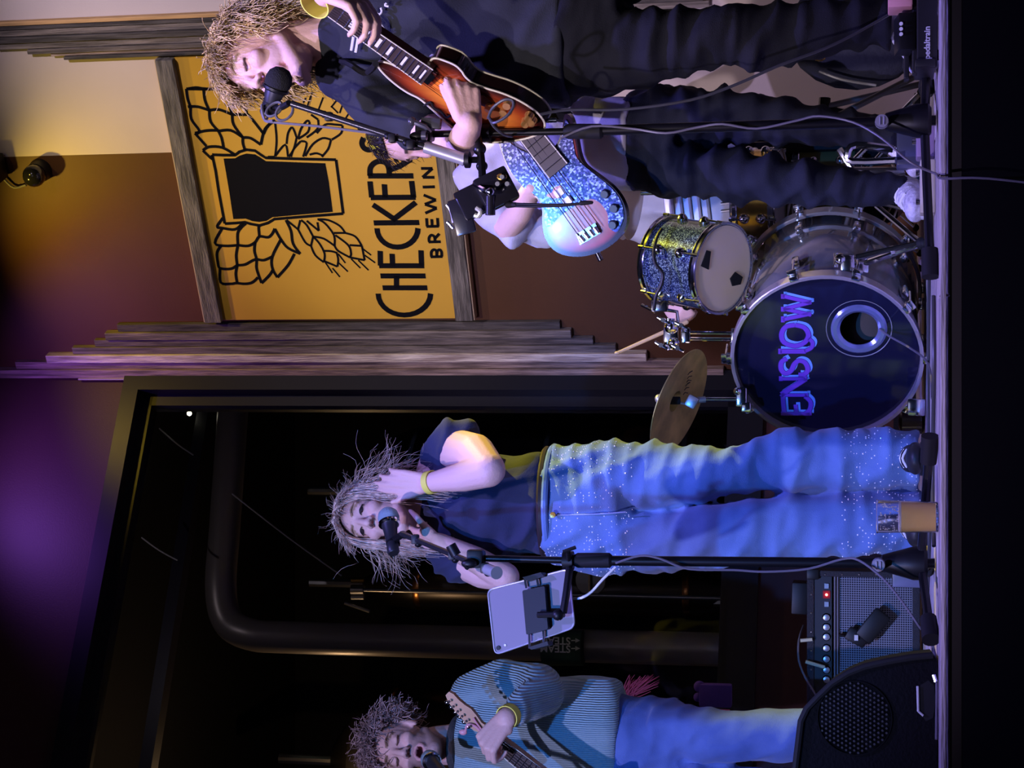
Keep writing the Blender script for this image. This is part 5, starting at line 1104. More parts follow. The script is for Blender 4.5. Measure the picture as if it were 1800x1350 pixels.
# angled chrome stand legs glinting by the bass drum
m=MB(); a=P(1541,362,5.45); b_=P(1614,428,5.35); b_.z=.02; 
g2=thing('cymbal_stand','shiny chrome tripod stand leg angled in front of the bass drum','stand',(b_.x,b_.y,0),'drum kit')
m.tube([a,b_],.0085,10,0); m.build('leg',chrome,g2); m=MB(); m.tube([P(1505,452,5.38),b_+V((0,0,.01))],.0085,10,0); m.build('leg',chrome,g2); m=MB(); m.cyl(P(1565,441,5.37),P(1572,439,5.37),.014); m.build('memory_lock',chrome,g2); m=MB(); m.ell(b_,(.018,.018,.014)); m.build('rubber_foot',rubber,g2)
m=MB(); m.tube([P(1475,262,5.6),P(1500,300,5.6),P(1590,300,5.6)],.012,8,0); m.build('frame_tube',chrome,g2)
m=MB(); m.ell(P(1478,456,5.40),.020); m.bbox(P(1490,462,5.40),(.05,.03,.04),None,.006); m.cyl(P(1470,445,5.4),P(1470,470,5.4),.008); m.build('clamp',chrome,g2)
# stool for the drummer
c_=V((P(1100,330,YD+.6).x+DX,YD+.65,0)); to=thing('drum_throne','black round drum stool under the drummer','stool',tuple(c_),'drum kit')
m=MB(); m.lathe(V((c_.x,c_.y,.44)),(0,0,1),[(0,.10),(.01,.16),(.06,.165),(.08,.13)],24); m.build('seat',rubber,to); tripod(to,c_,c_+V((0,0,.45)),spread=.24)
# silver slotted case behind the kit
YC_=6.12
cs=thing('metal_case','silver slotted metal case between bassist and snare drum','case',tuple(P(1240,350,YC_)),None)
cc=P(1200,348,YC_); m=MB(); m.bbox(cc+V((0.05,.045,-.07)),(.34,.12,.28),Matrix.Rotation(-.12,3,'Y'),.01); m.build('shell',mat('silver_panel',(.45,.48,.62),.3,.6),cs)
for i in range(5): m=MB(); m.bbox(cc+V((-.05,-.02,.03-.03*i)),(.16,.012,.010),Matrix.Rotation(-.12,3,'Y'),.003); m.build('slot',grey,cs,smooth=0)
for i in range(3): m=MB(); q=cc+V((-.05+.05*i,-.02,-.13)); m.tube([q,q+V((.01,0,-.07)),q+V((.03,0,-.075)),q+V((.025,0,.0))],.005,6); m.build('trim_loop',steel,cs)
m=MB(); m.tube([V((cc.x+.17,YC_+.05,0)),V((cc.x+.17,YC_+.05,cc.z-.1))],.02); m.build('stand_post',black,cs)
m=MB(); m.bbox(V((cc.x+.17,YC_+.05,.015)),(.3,.25,.03),None,.01); m.build('stand_base',black,cs)
# ================================================================ stands, microphones, clip-on devices
def leg(par,a,b,r=.0105):
    m=MB(); m.tube([a,b],r,10,0); l_=m.build('leg',blackm,par); d=(V(b)-V(a)).normalized()
    m=MB(); m.cyl(V(b)-d*.055,V(b)+d*.012,.019,.021,14); m.build('rubber_foot',rubber,l_); return l_
def micstand(name,label,pole,clutch,hub,feet,Y,collar,boom,grip_x):
    """pole: picture points from hub to clutch; feet: floor points"""
    t=thing(name,label,'stand',(P(hub[0],hub[1],Y).x,Y,0),'microphone stands')
    h=P(hub[0],hub[1],Y); m=MB(); top=P(*clutch,Y); lo=V((h.x,Y,.02))
    m.cyl(h,P(*grip_x[1],Y),.0125,None,14); m.build('lower_tube',blackm,t)
    m=MB(); m.cyl(P(*grip_x[1],Y),top,.0085,None,12); m.build('upper_tube',blackm,t)
    m=MB(); m.lathe(P(*grip_x[0],Y),P(*grip_x[1],Y)-P(*grip_x[0],Y),[(0,.013),(.006,.0185),(.085,.0185),(.095,.013)],16); m.build('height_grip',rubber,t)
    m=MB(); z=(top-h).normalized(); m.lathe(h+z*.055,-z,[(0,.014),(.004,.020),(.055,.034),(.075,.040),(.10,.040),(.108,.030)],20); m.build('hub',black,t)
    m=MB(); e_=h-z*.115; e_.z=max(e_.z,.004); m.cyl(h-z*.05,e_,.012,None,12); m.build('lower_stub',blackm,t)
    m=MB(); c=P(hub[0]-46,hub[1]+2,Y-.03); m.cyl(c,c+V((0,-.025,0)),.016,.015,16); m.tube([c+V((-.009,-.027,.004)),c+V((.009,-.027,.004))],.002,5,0); m.tube([c+V((-.009,-.027,-.005)),c+V((.009,-.027,-.005))],.002,5,0); m.build('clamp_knob',grey,t)
    for (fx,fy,fY) in feet:
        f=P(fx,fy,fY); f.z=.018; leg(t,h-z*.035+(f-h).normalized()*.02,f)
    b0,b1=boom; m=MB(); m.cyl(top-z*.02,top+z*.02,.018,.018,14); m.bbox(top+V((0,-.015,0)),(.045,.03,.04),None,.006); m.ell(top+V((-.01,-.04,.01)),(.012,.012,.02)); m.cyl(top+V((0,-.02,0)),top+V((-.02,-.05,.015)),.006); m.build('boom_clutch',black,t)
    m=MB(); m.cyl(b0,b1,.0080,None,12); m.build('boom_arm',mat('black_gloss_tube',(.03,.03,.032),.22,.3),t)
    d=(b1-b0).normalized(); m=MB(); m.cyl(b0-d*.015,b0+d*.085,.0145,None,16); m.cyl(b0-d*.018,b0-d*.012,.016,None,16); m.build('counterweight',mat('weight_grey',(.42,.42,.42),.35,.4),t)
    return t,top,z
def mic(name,label,ball,tail,ballr=.026,foam=False,grill=None,par=None):
    t=thing(name,label,'microphone',tuple(ball),'microphones'); ball=V(ball); tail=V(tail); d=(tail-ball).normalized(); L=(tail-ball).length
    m=MB(); m.lathe(ball-d*ballr,d,[(0,.0005),(ballr*.15,ballr*.55),(ballr*.5,ballr*.88),(ballr,ballr),(ballr*1.35,ballr*.96),(ballr*1.8,ballr*.78)],22); m.build('foam_cover' if foam else 'grille',grill,t)
    m=MB(); m.lathe(ball+d*ballr*.55,d,[(0,ballr*1.0),(.006,ballr*1.0),(.010,ballr*.85)],22); m.build('grille_band',chrome if not foam else black,t)
    m=MB(); m.lathe(ball+d*ballr*.7,d,[(0,ballr*.78),(.02,ballr*.66),(L-ballr*.7-.035,ballr*.50),(L-ballr*.7-.03,ballr*.56),(L-ballr*.7-.005,ballr*.56),(L-ballr*.7,ballr*.45)],18); m.build('handle',mat('mic_dark',(.03,.03,.035),.4,.3),t)
    return t
YS=4.32
s1,top1,z1=micstand('microphone_stand','black tripod microphone stand in front of the blond guitarist, small black mixer clamped on',None,(748,236),(1596,213),
   [(1641,8,4.42),(1652,478,4.22),(1643,150,4.62)],YS,None,(P(805,277,YS-.05),P(512,182,YS-.09)),((1060,231),(998,231)))
foam=mat('mic_foam_black',(.012,.012,.012),.95,bump=.5,bscale=300)
mic('microphone','black foam covered microphone at the blond guitarist\'s mouth',P(490,141,YG-.22),P(468,203,YS-.02),.034,True,foam)
m=MB(); m.cyl(P(478,172,YS-.0),P(472,190,YS-.02),.019,None,16); m.tube([P(474,185,YS-.02),P(490,190,YS-.05),P(508,181,YS-.09)],.008,8); m.build('mic_clip',black,s1)
m=MB()
for k in range(3): q=P(480+k*3,196+k*2,YS-.06); m.tube([P(470,205,YS-.02),P(460,185+k*5,YS-.05),P(466,212,YS-.06),P(480,212,YS-.07)],.0035,6)
m.tube([P(470,208,YS-.02),P(474,214,YS-.06),P(560,222,YS-.06),P(640,232,YS-.06),P(700,238,YS-.05)],.0032,6)
m.build('wound_cable',cablem,s1)
def ring(par,c,r,n,rad,mm,nm): 
    m=MB(); x,y,z=frame_of(n); m.tube([c+x*r*math.cos(2*PI*k/20)+y*r*math.sin(2*PI*k/20)*1.25 for k in range(21)],rad,6,0); m.build(nm,mm,par)
ring(s1,P(500,197,YS-.07),.019,(.2,-1,0),.0035,mat('cable_strap',(.10,.10,.10),.6),'cable_tie'); ring(s1,P(482,192,YS-.06),.018,(.5,-1,.2),.0035,MATS['cable_strap'],'cable_tie')
for x,y in ((578,205),(690,243),(722,255)):
    m=MB(); c=P(x,y,YS-.075); m.bbox(c,(.022,.022,.018),None,.004); m.ell(c+V((.006,0,.012)),.009); m.build('cable_clip',black,s1)
m=MB(); c=P(748,225,YS-.06); m.tube([P(724,213,YS-.06),P(748,223,YS-.06),P(756,232,YS-.05)],.0065,8,0); m.ell(P(724,213,YS-.06),.011); m.bbox(P(758,217,YS-.04),(.026,.02,.05),Matrix.Rotation(.1,3,'Y'),.005); m.cyl(P(750,238,YS-.06),P(742,238,YS-.06),.012); m.build('boom_lever',mat('lever_gloss',(.06,.06,.065),.25,.2),s1)
# clamp with mixer
cl=thing('belt_pack_mixer','small black personal mixer with knobs clamped on the right microphone stand','mixer',tuple(P(860,335,YS-.1)))
m=MB(); a=P(838,232,YS-.02); m.cyl(P(822,233,YS),P(862,233,YS),.021,None,16); m.ell(P(832,222,YS-.03),.017); m.build('stand_clamp',black,cl)
m=MB(); m.tube([a,P(842,252,YS-.04),P(846,280,YS-.06),P(848,312,YS-.08)],.0095,10); m.ell(P(843,262,YS-.05),.016); m.ell(P(847,292,YS-.06),.014); m.build('arm',blackm,cl)
m=MB(); c=P(826,281,YS-.06); m.cyl(c,P(842,281,YS-.05),.008); m.cyl(P(818,281,YS-.06),P(826,281,YS-.06),.020,None,16); m.build('arm_knob',black,cl)
Rb=Matrix.Rotation(math.radians(-28),3,'Y')@Matrix.Rotation(math.radians(18),3,'X')
gb=mat('mixer_black',(.015,.014,.018),.22,coat=.4)
m=MB(); m.bbox(P(872,333,YS-.09),(.085,.035,.085),Rb,.007); bx=m.build('body',gb,cl)
for x,y in ((884,312),(876,324),(893,324)): m=MB(); c=P(x,y,YS-.115); m.cyl(c,c+V((0,-.012,0)),.0065,.0055,12); m.build('knob',steel,bx)
m=MB(); c=P(882,311,YS-.11); m.tube([c+V((.006*math.cos(k*.6),0,.010*math.sin(k*.6))) for k in range(11)],.003,6,0); m.build('cable_ring',brass,bx)
m=MB(); m.tube([P(834,325,YS-.10),P(850,334,YS-.13),P(868,339,YS-.13)],.007,8); m.ell(P(862,337,YS-.135),.010); m.build('clamp_bar',chrome,cl)
m=MB(); m.bbox(P(836,352,YS-.08),(.075,.028,.085),Rb,.006); m.cyl(P(862,345,YS-.11),P(862,378,YS-.11),.012,None,12); m.build('clamp_body',gb,cl)
m=MB(); Rp=Matrix.Rotation(math.radians(-16),3,'Y'); m.bbox(P(812,380,YS-.09),(.090,.014,.050),Rp,.006); ph=m.build('phone_holder',gb,cl)
m=MB(); m.tube([P(785,360,YS-.08),P(793,372,YS-.08),P(797,392,YS-.08)],.0045,8); m.tube([P(786,390,YS-.08),P(797,402,YS-.08)],.0045,8); m.build('holder_claw',steel,ph)
m=MB(); m.tube([P(838,366,YS-.11),P(845,372,YS-.115),P(841,380,YS-.11),P(834,378,YS-.11)],.006,8); m.build('claw_screw',mat('cream_screw',(.6,.6,.4),.3,.4),ph)
m=MB(); m.tube([P(895,358,YS-.09),P(930,359,YS-.12),P(985,360,YS-.14),P(1030,357,YS-.14)],.003,6); m.tube([P(895,362,YS-.09),P(930,363,YS-.12),P(985,362,YS-.14),P(1028,357,YS-.14)],.0028,6); m.build('cable',rubber,cl)
m=MB(); m.cap(P(1022,357,YS-.14),P(1040,356,YS-.14),.0058,.004); m.cap(P(893,360,YS-.09),P(906,360,YS-.1),.008,.006); m.build('plug',rubber,cl)
YS2=4.40
s2,top2,z2=micstand('microphone_stand','black tripod microphone stand in front of the singer, holding her tablet and microphone',None,(838,981),(1590,990),
   [(1648,775,4.28),(1640,1118,4.22),(1632,1000,4.68)],YS2,None,(P(868,1005,YS2-.06),P(706,938,YS2+.46)),((1076,985),(1000,985)))
silver=mat('mic_grille_silver',(.35,.50,.55),.45,.4,bump=.6,bscale=700)
mic('microphone','silver headed vocal microphone at the woman\'s mouth',P(683,910,YW-.22),P(692,973,YW-.29),.031,False,silver)
m=MB(); m.cyl(P(690,944,YW-.25),P(691,957,YW-.27),.020,None,16); m.tube([P(694,948,YW-.27),P(702,943,YW-.30),P(708,939,YW-.34)],.010,8); m.build('mic_clip',black,s2)
for x,y,q_ in ((730,948,.37),(795,975,.14),(852,998,-.02)):
    m=MB(); c=P(x,y,YS2+q_); m.bbox(c,(.026,.026,.018),None,.004); m.ell(c+V((-.012,0,-.008)),.010); m.build('cable_clip',black,s2)
m=MB(); a=P(800,965,YS2-.02); m.cyl(P(792,958,YS2-.06),P(802,976,YS2-.06),.013,None,12); m.build('boom_joint',black,s2)
# tablet
tb=thing('tablet','silver tablet seen from behind in a clamp on the singer\'s stand','tablet',tuple(P(935,1075,YS2-.02)))
pA,pB,pC,pD=(857,1037),(1000,1000),(1010,1103),(870,1151); nTb=V((.12,-.97,.18)).normalized(); plTb=(P(935,1075,YS2-.02),nTb)
def rr_(pts,r=.12,k=5):
    out=[]; n=len(pts)
    for i in range(n):
        a,b,c=[V((*pts[(i+j)%n],0)) for j in (-1,0,1)]; p0=b+(a-b).normalized()*r*100*.13; p2=b+(c-b).normalized()*r*100*.13
        for q in range(k+1): t=q/k; p=p0*(1-t)**2+b*2*t*(1-t)+p2*t*t; out.append((p.x,p.y))
    return out
alu=mat('tablet_aluminium',(.17,.15,.17),.5,.3)
m=MB(); m.prism(on(plTb,rr_([pA,pB,pC,pD],.9)),nTb,.008); m.build('back',alu,tb,smooth=20)
m=MB(); o_=on(plTb,rr_([pA,pB,pC,pD],.9),.0006); m.tube(o_+[o_[0]],.0022,6,0); m.build('rim',mat('tablet_edge',(.85,.85,.9),.2,.6),tb)
m=MB(); c=on(plTb,[(876,1139)],.001)[0]; m.cyl(c,c+nTb*.002,.0055,None,16); m.build('camera_lens',black,tb)
m=MB(); c=on(plTb,[(888,1134)],.001)[0]; m.cyl(c,c+nTb*.001,.003,None,12); m.build('flash',white,tb)
hd_=thing('tablet_holder','black spring clamp holder and arm gripping the tablet','holder',tuple(P(940,1070,YS2-.05)))
m=MB(); m.prism(on(plTb,rr_([(918,1038),(957,1030),(963,1106),(925,1116)],.25),.022),nTb,.020); m.build('plate',black,hd_,smooth=0)
for q in ((925,1034),(946,1030)): m=MB(); m.tube(on(plTb,[q,(q[0]-3,q[1]-20)],.010),.0028,6,0); m.build('rod',steel,hd_)
for q in ((930,1112),(955,1106)): m=MB(); m.tube(on(plTb,[q,(q[0]+1,q[1]+28)],.010),.0028,6,0); m.build('rod',steel,hd_)
m=MB(); m.prism(on(plTb,[(918,1015),(950,1006),(956,1013),(928,1022)],.02),nTb,.034); m.build('claw',black,hd_,smooth=0)
m=MB(); m.prism(on(plTb,[(928,1138),(962,1127),(964,1134),(934,1142)],.02),nTb,.034); m.build('claw',black,hd_,smooth=0)
m=MB(); m.tube([P(1001,1000,YS2-.03),P(996,1040,YS2-.06),P(990,1078,YS2-.07)],.0095,10,0); m.build('arm',blackm,hd_)
m=MB(); m.tube([P(992,1080,YS2-.07),P(945,1081,YS2-.06)],.0075,8,0); m.ell(P(981,1081,YS2-.075),.014); m.build('ball_joint',black,hd_)
m=MB(); m.cyl(P(990,986,YS2),P(1008,986,YS2),.024,None,16); m.tube([P(1000,984,YS2-.02),P(998,968,YS2-.05)],.006,8,0); m.tube([P(990,970,YS2-.05),P(1012,962,YS2-.05)],.0045,8,0); m.build('stand_clamp',black,hd_)
m=MB(); m.tube([P(1008,1052,YS2-.02),P(1022,1051,YS2-.03),P(1040,1040,YS2-.03),P(1060,1018,YS2-.03),P(1082,997,YS2-.02)],.0032,6); m.build('charging_cable',white,hd_)
# microphone of the left singer
mic('microphone','bluish silver microphone pointing at the curly haired singer, cut by the frame',P(756,1335,YL-.24),P(800,1385,YL-.45),.029,False,silver)
st3=thing('microphone_stand','black boom arm reaching in from the left edge to the curly haired singer','stand',(P(1600,1470,5.0).x,5.0,0),'microphone stands')
m=MB(); a=P(800,1385,YL-.45); h3=V((P(1600,1470,5.0).x,5.0,0)); m.tube([a,P(860,1420,5.0),P(900,1470,5.0)],.008,8,0); m.build('boom_arm',blackm,st3); m=MB(); m.cyl(h3+V((0,0,.1)),P(900,1470,5.0),.011); m.build('tube',blackm,st3)
for k in range(3): a_=2*PI*k/3; leg(st3,h3+V((0,0,.12)),h3+V((.26*math.cos(a_),.26*math.sin(a_),.018)))
# ================================================================ amplifier and monitor
YA=6.05
am=thing('guitar_amplifier','black guitar amplifier with silver grille and a row of knobs behind the singer','amplifier',(P(1500,1100,YA).x,YA,0))
x0=P(1500,1004,YA).x; x1=P(1500,1290,YA).x; zt=P(1418,1100,YA).z; xc=(x0+x1)/2; wA=x0-x1; tolex=mat('black_tolex',(.03,.03,.038),.55,bump=.5,bscale=260)
def AP(x,y,o=0): return P(x,y,YA-o)
m=MB(); dA=.26; 
for cx,cz,sx,sz in ((xc,zt-.012,wA,.024),(xc,.022,wA,.024),(x0-.010,zt/2,.020,zt-.02),(x1+.010,zt/2,.020,zt-.02)): m.bbox((cx,YA+dA/2,cz),(sx,dA,sz),None,.006)
m.bbox((xc,YA+dA/2+.02,zt/2),(wA-.03,dA-.06,zt-.03),None,.004); m.build('cabinet',tolex,am)
zg=AP(1476,1100).z; m=MB(); m.box((xc,YA+.028,(zg+.035)/2),(wA-.04,.008,zg-.035)); gr_=m.build('grille_cloth',mat('grille_backing',(.02,.022,.04),.8),am,smooth=0)
m=MB(); nx=66; nz=int(nx*(zg-.035)/(wA-.04))
for i in range(nx+1): x=x1+.02+(wA-.04)*i/nx; m.box((x,YA+.021,(zg+.035)/2),(.0017,.002,zg-.035))
for i in range(nz+1): z=.035+(zg-.035)*i/nz; m.box((xc,YA+.0225,z),(wA-.04,.002,.0017))
gm=m.build('grille_mesh',mat('grille_silver',(.34,.34,.40),.4,.4),am,smooth=0); gm['kind']='stuff'
m=MB(); m.box((xc,YA+.014,(AP(1427,1100).z+AP(1462,1100).z)/2),(wA-.04,.012,AP(1427,1100).z-AP(1462,1100).z)); pn=m.build('control_panel',mat('panel_dark',(.03,.03,.032),.35,.2),am,smooth=0)
m=MB(); 
for xx in (1467,1472): m.box((xc,YA+.012,AP(xx,1100).z),(wA-.04,.008,.005)); m.build('silver_trim',alu,am,smooth=0); m=MB()
for y in (1085,1102,1119,1139,1158,1177,1194,1214,1232): 
    c=AP(1453,y,-.010); m=MB(); m.lathe(c,(0,-1,0),[(0,.0115),(.012,.0105),(.013,.006)],14); kb=m.build('knob',mat('knob_silver',(.45,.46,.5),.3,.6),pn); m=MB(); m.lathe(c,(0,-1,0),[(0,.014),(.002,.014)],16); m.build('knob_skirt',black,kb)
c=AP(1453,1045,-.008); m=MB(); m.box(c,(.026,.006,.024)); m.build('switch_plate',mat('switch_red',(.25,.01,.01),.3),pn,smooth=0); m=MB(); m.ell(c+V((0,-.008,0)),.0045); m.build('power_lamp',mat('power_lamp_red',(1,.1,.1),.3,emit=(1,.12,.1),estr=9),pn)
for y in (1030,1062): m=MB(); m.box(AP(1453,y,-.006),(.016,.01,.014)); m.build('jack_plate',steel,pn,smooth=0)
for i in range(7): m=MB(); m.ell(AP(1426,1012+i*33,.001),.0035); m.build('rivet',steel,am)
for i in range(4): m=MB(); m.ell(AP(1450+i*30,1010,.001),.0035); m.build('rivet',steel,am)
for sx in (x0-.012,x1+.012): m=MB(); m.bbox((sx,YA-.002,.03),(.035,.02,.045),None,.006); m.bbox((sx,YA-.002,zt-.02),(.035,.02,.04),None,.006); m.build('corner_cap',black,am)
for i in range(4): m=MB(); m.cyl((x1+.05+(i%2)*(wA-.1),YA+.05+(i//2)*.16,0),(x1+.05+(i%2)*(wA-.1),YA+.05+(i//2)*.16,.012),.018); m.build('foot',rubber,am)
m=MB(); c=P(1407,1051,YA+.08); m.bbox((c.x,YA+.10,zt+.026),(.105,.09,.052),Matrix.Rotation(.03,3,'Y'),.005); tag(m.build('pedal_box',black),'small black box standing on the guitar amplifier','box')
m=MB(); m.tube([AP(1412,1100,-.1),AP(1404,1125,.0),AP(1404,1160,.02),AP(1415,1190,.02),AP(1430,1215,.03),AP(1450,1250,.05)],.0035,6); cbl=m.build('power_cable',cablem); tag(cbl,'dark cable looping over the amplifier top','cable')
yel=mat('yellow_tape',(.75,.72,.45),.6)
for a_,b_ in ((AP(1407,1126,.01),AP(1428,1124,.01)),(AP(1416,1163,.02),AP(1450,1173,.02))): m=MB(); m.tube([a_,b_],.0058,8,0); m.build('pale_sleeve',yel,cbl)
m=MB(); m.bbox(AP(1506,1120,.02),(.045,.03,.07),Matrix.Rotation(.5,3,'Y'),.008); m.bbox(AP(1535,1100,.03),(.06,.03,.11),Matrix.Rotation(-.9,3,'Y'),.01); m.tube([AP(1475,1115,.0),AP(1500,1122,.02),AP(1530,1128,.03)],.006,6)
gq=tag(m.build('hanging_microphone',black),'black amplifier microphone hanging in front of the silver grille','microphone'); m=MB(); m.box(AP(1505,1121,.045),(.018,.006,.012)); m.build('white_tag',white,gq,smooth=0)
# monitor wedge
YM=4.42
mo=thing('stage_monitor','black wedge stage monitor with round side grille at the left edge','speaker',(P(1600,1300,YM).x,YM,0))
out=[(1649,1160),(1640,1152),(1600,1156),(1560,1163),(1520,1172),(1490,1184),(1462,1202),(1438,1225),(1418,1246),(1408,1268),(1403,1310),(1398,1352),(1392,1420),(1395,1440),(1648,1440),(1652,1200)]
nM=V((.10,-1,.0)).normalized(); plM=(P(1530,1280,YM-.16),nM); wedge=mat('wedge_black',(.0025,.0025,.003),.8,bump=.3,bscale=120,spec=.12)
pts=on(plM,out); zmin=min(p.z for p in pts); sh_=V((0,0,max(0,.002-zmin)))
m=MB(); m.prism([p+sh_*0 for p in pts],nM,.34); m.v=[(a,b,max(c,.003)) for a,b,c in m.v]; m.build('cabinet',wedge,mo,smooth=20)
m=MB(); e_=on(plM,out[1:13],.002); m.tube(e_,.008,8,0); m.build('edge_bead',mat('edge_grey',(.012,.012,.012),.7,spec=.2),mo)
gc_=on(plM,[(1502,1262)],.001)[0]; rr0=(on(plM,[(1502,1196)],0)[0]-gc_).length
m=MB(); xg,yg,zg_=frame_of(nM); m.lathe(gc_,nM,[(0,rr0),(.003,rr0),(.003,rr0*.97),(0,rr0*.97)],48,False); m.lathe(gc_-nM*.001,nM,[(0,.001),(0,rr0*.97)],48,False); m.build('grille_plate',mat('grille_plate_black',(.002,.002,.002),.7,spec=.1),mo)
m=MB(); X_=V((1,0,0)); X_=(X_-nM*X_.dot(nM)).normalized()
for i in range(-16,17):
    for j in range(-16,17):
        a_=i*.0105+(j%2)*.00525; b_=j*.0091
        if a_*a_+b_*b_<(rr0*.93)**2: c=gc_+X_*a_+V((0,0,b_))+nM*.0015; m.lathe(c,nM,[(0,.0032),(.0014,.0020)],6)
gs=m.build('grille_studs',mat('grille_stud',(.05,.05,.048),.35,.3),mo,smooth=0); gs['kind']='stuff'
m=MB(); m.prism([p+nM*.001 for p in on(plM,[(1612,1208),(1616,1252),(1628,1268),(1640,1262),(1645,1232),(1642,1205),(1632,1196)])],nM,.004); m.build('handle_recess',mat('recess_black',(.002,.002,.002),.9),mo,smooth=0)
m=MB(); m.tube(on(plM,[(1613,1206),(1614,1250),(1623,1258)],.003),.0028,6,0); m.build('handle_edge',mat('edge_light',(.5,.5,.5),.4),mo)
m=MB(); m.tube(on(plM,[(1641,1186),(1645,1198)],.004),.005,8,0); m.build('jack_socket',chrome,mo)
# ================================================================ beer cup
cpb=FL(1646,909); YC=4.22; cpb=V((P(1640,909,YC).x,YC,0)); cu_=thing('plastic_cup','clear plastic cup with cloudy orange beer at the stage edge','cup',tuple(cpb))
zc=P(1542,909,YC).z; zl=P(1584,909,YC).z; r0=.0335; r1=.0375
clear=mat('clear_plastic',(1,1,1),.06,trans=1.0,ior=1.25)
m=MB(); m.lathe(cpb+V((0,0,.002)),(0,0,1),[(0,.001),(0,r0),(.004,r0+.001),(zc-.004,r1),(zc-.002,r1+.0015),(zc,r1),(zc-.003,r1-.001),(.005,r0-.0008),(.004,.001)],40,False); m.build('cup_wall',clear,cu_)
m=MB(); m.lathe(cpb+V((0,0,.0075)),(0,0,1),[(0,r0-.0016),(zl-.008,r0+(r1-r0)*.58-.0012)],36); m.build('beer',mat('cloudy_beer',(1.0,.66,.20),.5,var=.04,spec=.3),cu_)
m=MB(); rf=r0+(r1-r0)*.62-.0012; m.lathe(cpb+V((0,0,zl)),(0,0,1),[(0,rf),(.004,rf+.0001),(.005,rf*.9)],36); m.build('foam',mat('beer_foam',(.9,.84,.74),.8,bump=.5,bscale=300),cu_)
m=MB(); rd2=random.Random(8)
for i in range(70):
    t=rd2.uniform(-2.6,-.5); z=rd2.uniform(zl+.004,zc-.006); rad=r0+(r1-r0)*z/zc-.0012; c=cpb+V((rad*math.cos(t),rad*math.sin(t),z)); m.ell(c,(rd2.uniform(.0008,.0026),.0007,rd2.uniform(.0008,.003)),None,6,4)
fr=m.build('foam_residue',MATS['beer_foam'],cu_); fr['kind']='stuff'
# ================================================================ pedalboard
YP=4.20
pbx0=P(1640,120,YP).x; pb=thing('pedalboard','black metal pedalboard with white lettering by the blond guitarist\'s shoes','pedalboard',(P(1640,50,YP).x,YP,0))
xL=P(1640,118,YP).x; xR=P(1640,-120,YP).x; zr=P(1632,60,YP).z; xm=(xL+xR)/2
for yy_,zz in ((YP,.0),(YP+.075,.022),(YP+.15,.04)): m=MB(); m.bbox((xm,yy_+.02,zz+.030 if yy_>YP else .026),(xR-xL,.045 if yy_>YP else .03,.012 if yy_>YP else .045),None,.003); m.build('rail',mat('board_black',(.012,.012,.013),.45),pb,smooth=0)
for sx in (xL+.01,xR-.01): m=MB(); m.bbox((sx,YP+.09,.03),(.018,.19,.045),None,.004); m.build('end_plate',MATS['board_black'],pb)
for sx in (xL+.03,xR-.03): m=MB(); m.cyl((sx,YP+.02,0),(sx,YP+.02,.006),.012); m.build('foot',rubber,pb)
text('pedaltrain',.0185,V((P(1645,103,YP).x,YP+.0035,.020)),V((1,0,0)),V((0,0,1)),mat('lettering_white',(.62,.62,.66),.5),pb,bold=.0004)
ped=thing('effects_pedal','black effects pedal with tiny white knobs on the pedalboard','pedal',tuple(P(1612,62,YP+.1)),'effects pedals')
zb_=.075
m=MB(); m.bbox((P(1610,60,YP+.1).x,YP+.10,zb_),(.085,.09,.038),Matrix.Rotation(.12,3,'X'),.005); m.build('housing',black,ped)
for i in range(3): m=MB(); c=V((P(1610,48+i*9,YP+.1).x,YP+.055,zb_+.008)); m.cyl(c,c+V((0,-.006,0)),.0042); m.build('knob',white,ped)
pd2=thing('effects_pedal','pink effects pedal on the pedalboard at the frame edge','pedal',tuple(P(1610,5,YP+.1)),'effects pedals')
m=MB(); m.bbox((P(1610,-8,YP+.08).x,YP+.08,zb_+.010),(.07,.10,.055),None,.005); m.build('housing',mat('pink_pedal',(.75,.35,.34),.4),pd2)
m=MB(); c=V((P(1610,-8,YP+.08).x,YP+.05,zb_+.04)); m.cyl(c,c+V((0,0,.012)),.008); m.build('footswitch',chrome,pd2)
# ================================================================ bags, boxes and cables on the stage
gbm=mat('gig_bag_navy',(.018,.020,.045),.85,bump=.4,bscale=60)
gp=P(1470,105,5.35); gg=thing('gig_bag','dark navy padded bag leaning behind the blond guitarist\'s leg','bag',(gp.x+.06,5.35,0))
m=MB(); m.ell((gp.x+.08,5.35,.20),(.17,.09,.20)); m.ell((gp.x+.10,5.35,.06),(.15,.08,.06)); m.v=[(a,b,max(c,.001)) for a,b,c in m.v]; m.build('shell',gbm,gg)
m=MB(); c=P(1441,101,5.24); m.tube([c+V((.011*math.cos(k*.6),-.01,.016*math.sin(k*.6))) for k in range(12)],.0025,6,0); m.build('zip_ring',brass,gg)
m=MB(); m.tube([P(1440,125,5.26),P(1480,140,5.25),P(1540,150,5.26)],.004,6); m.build('piping',grey,gg)
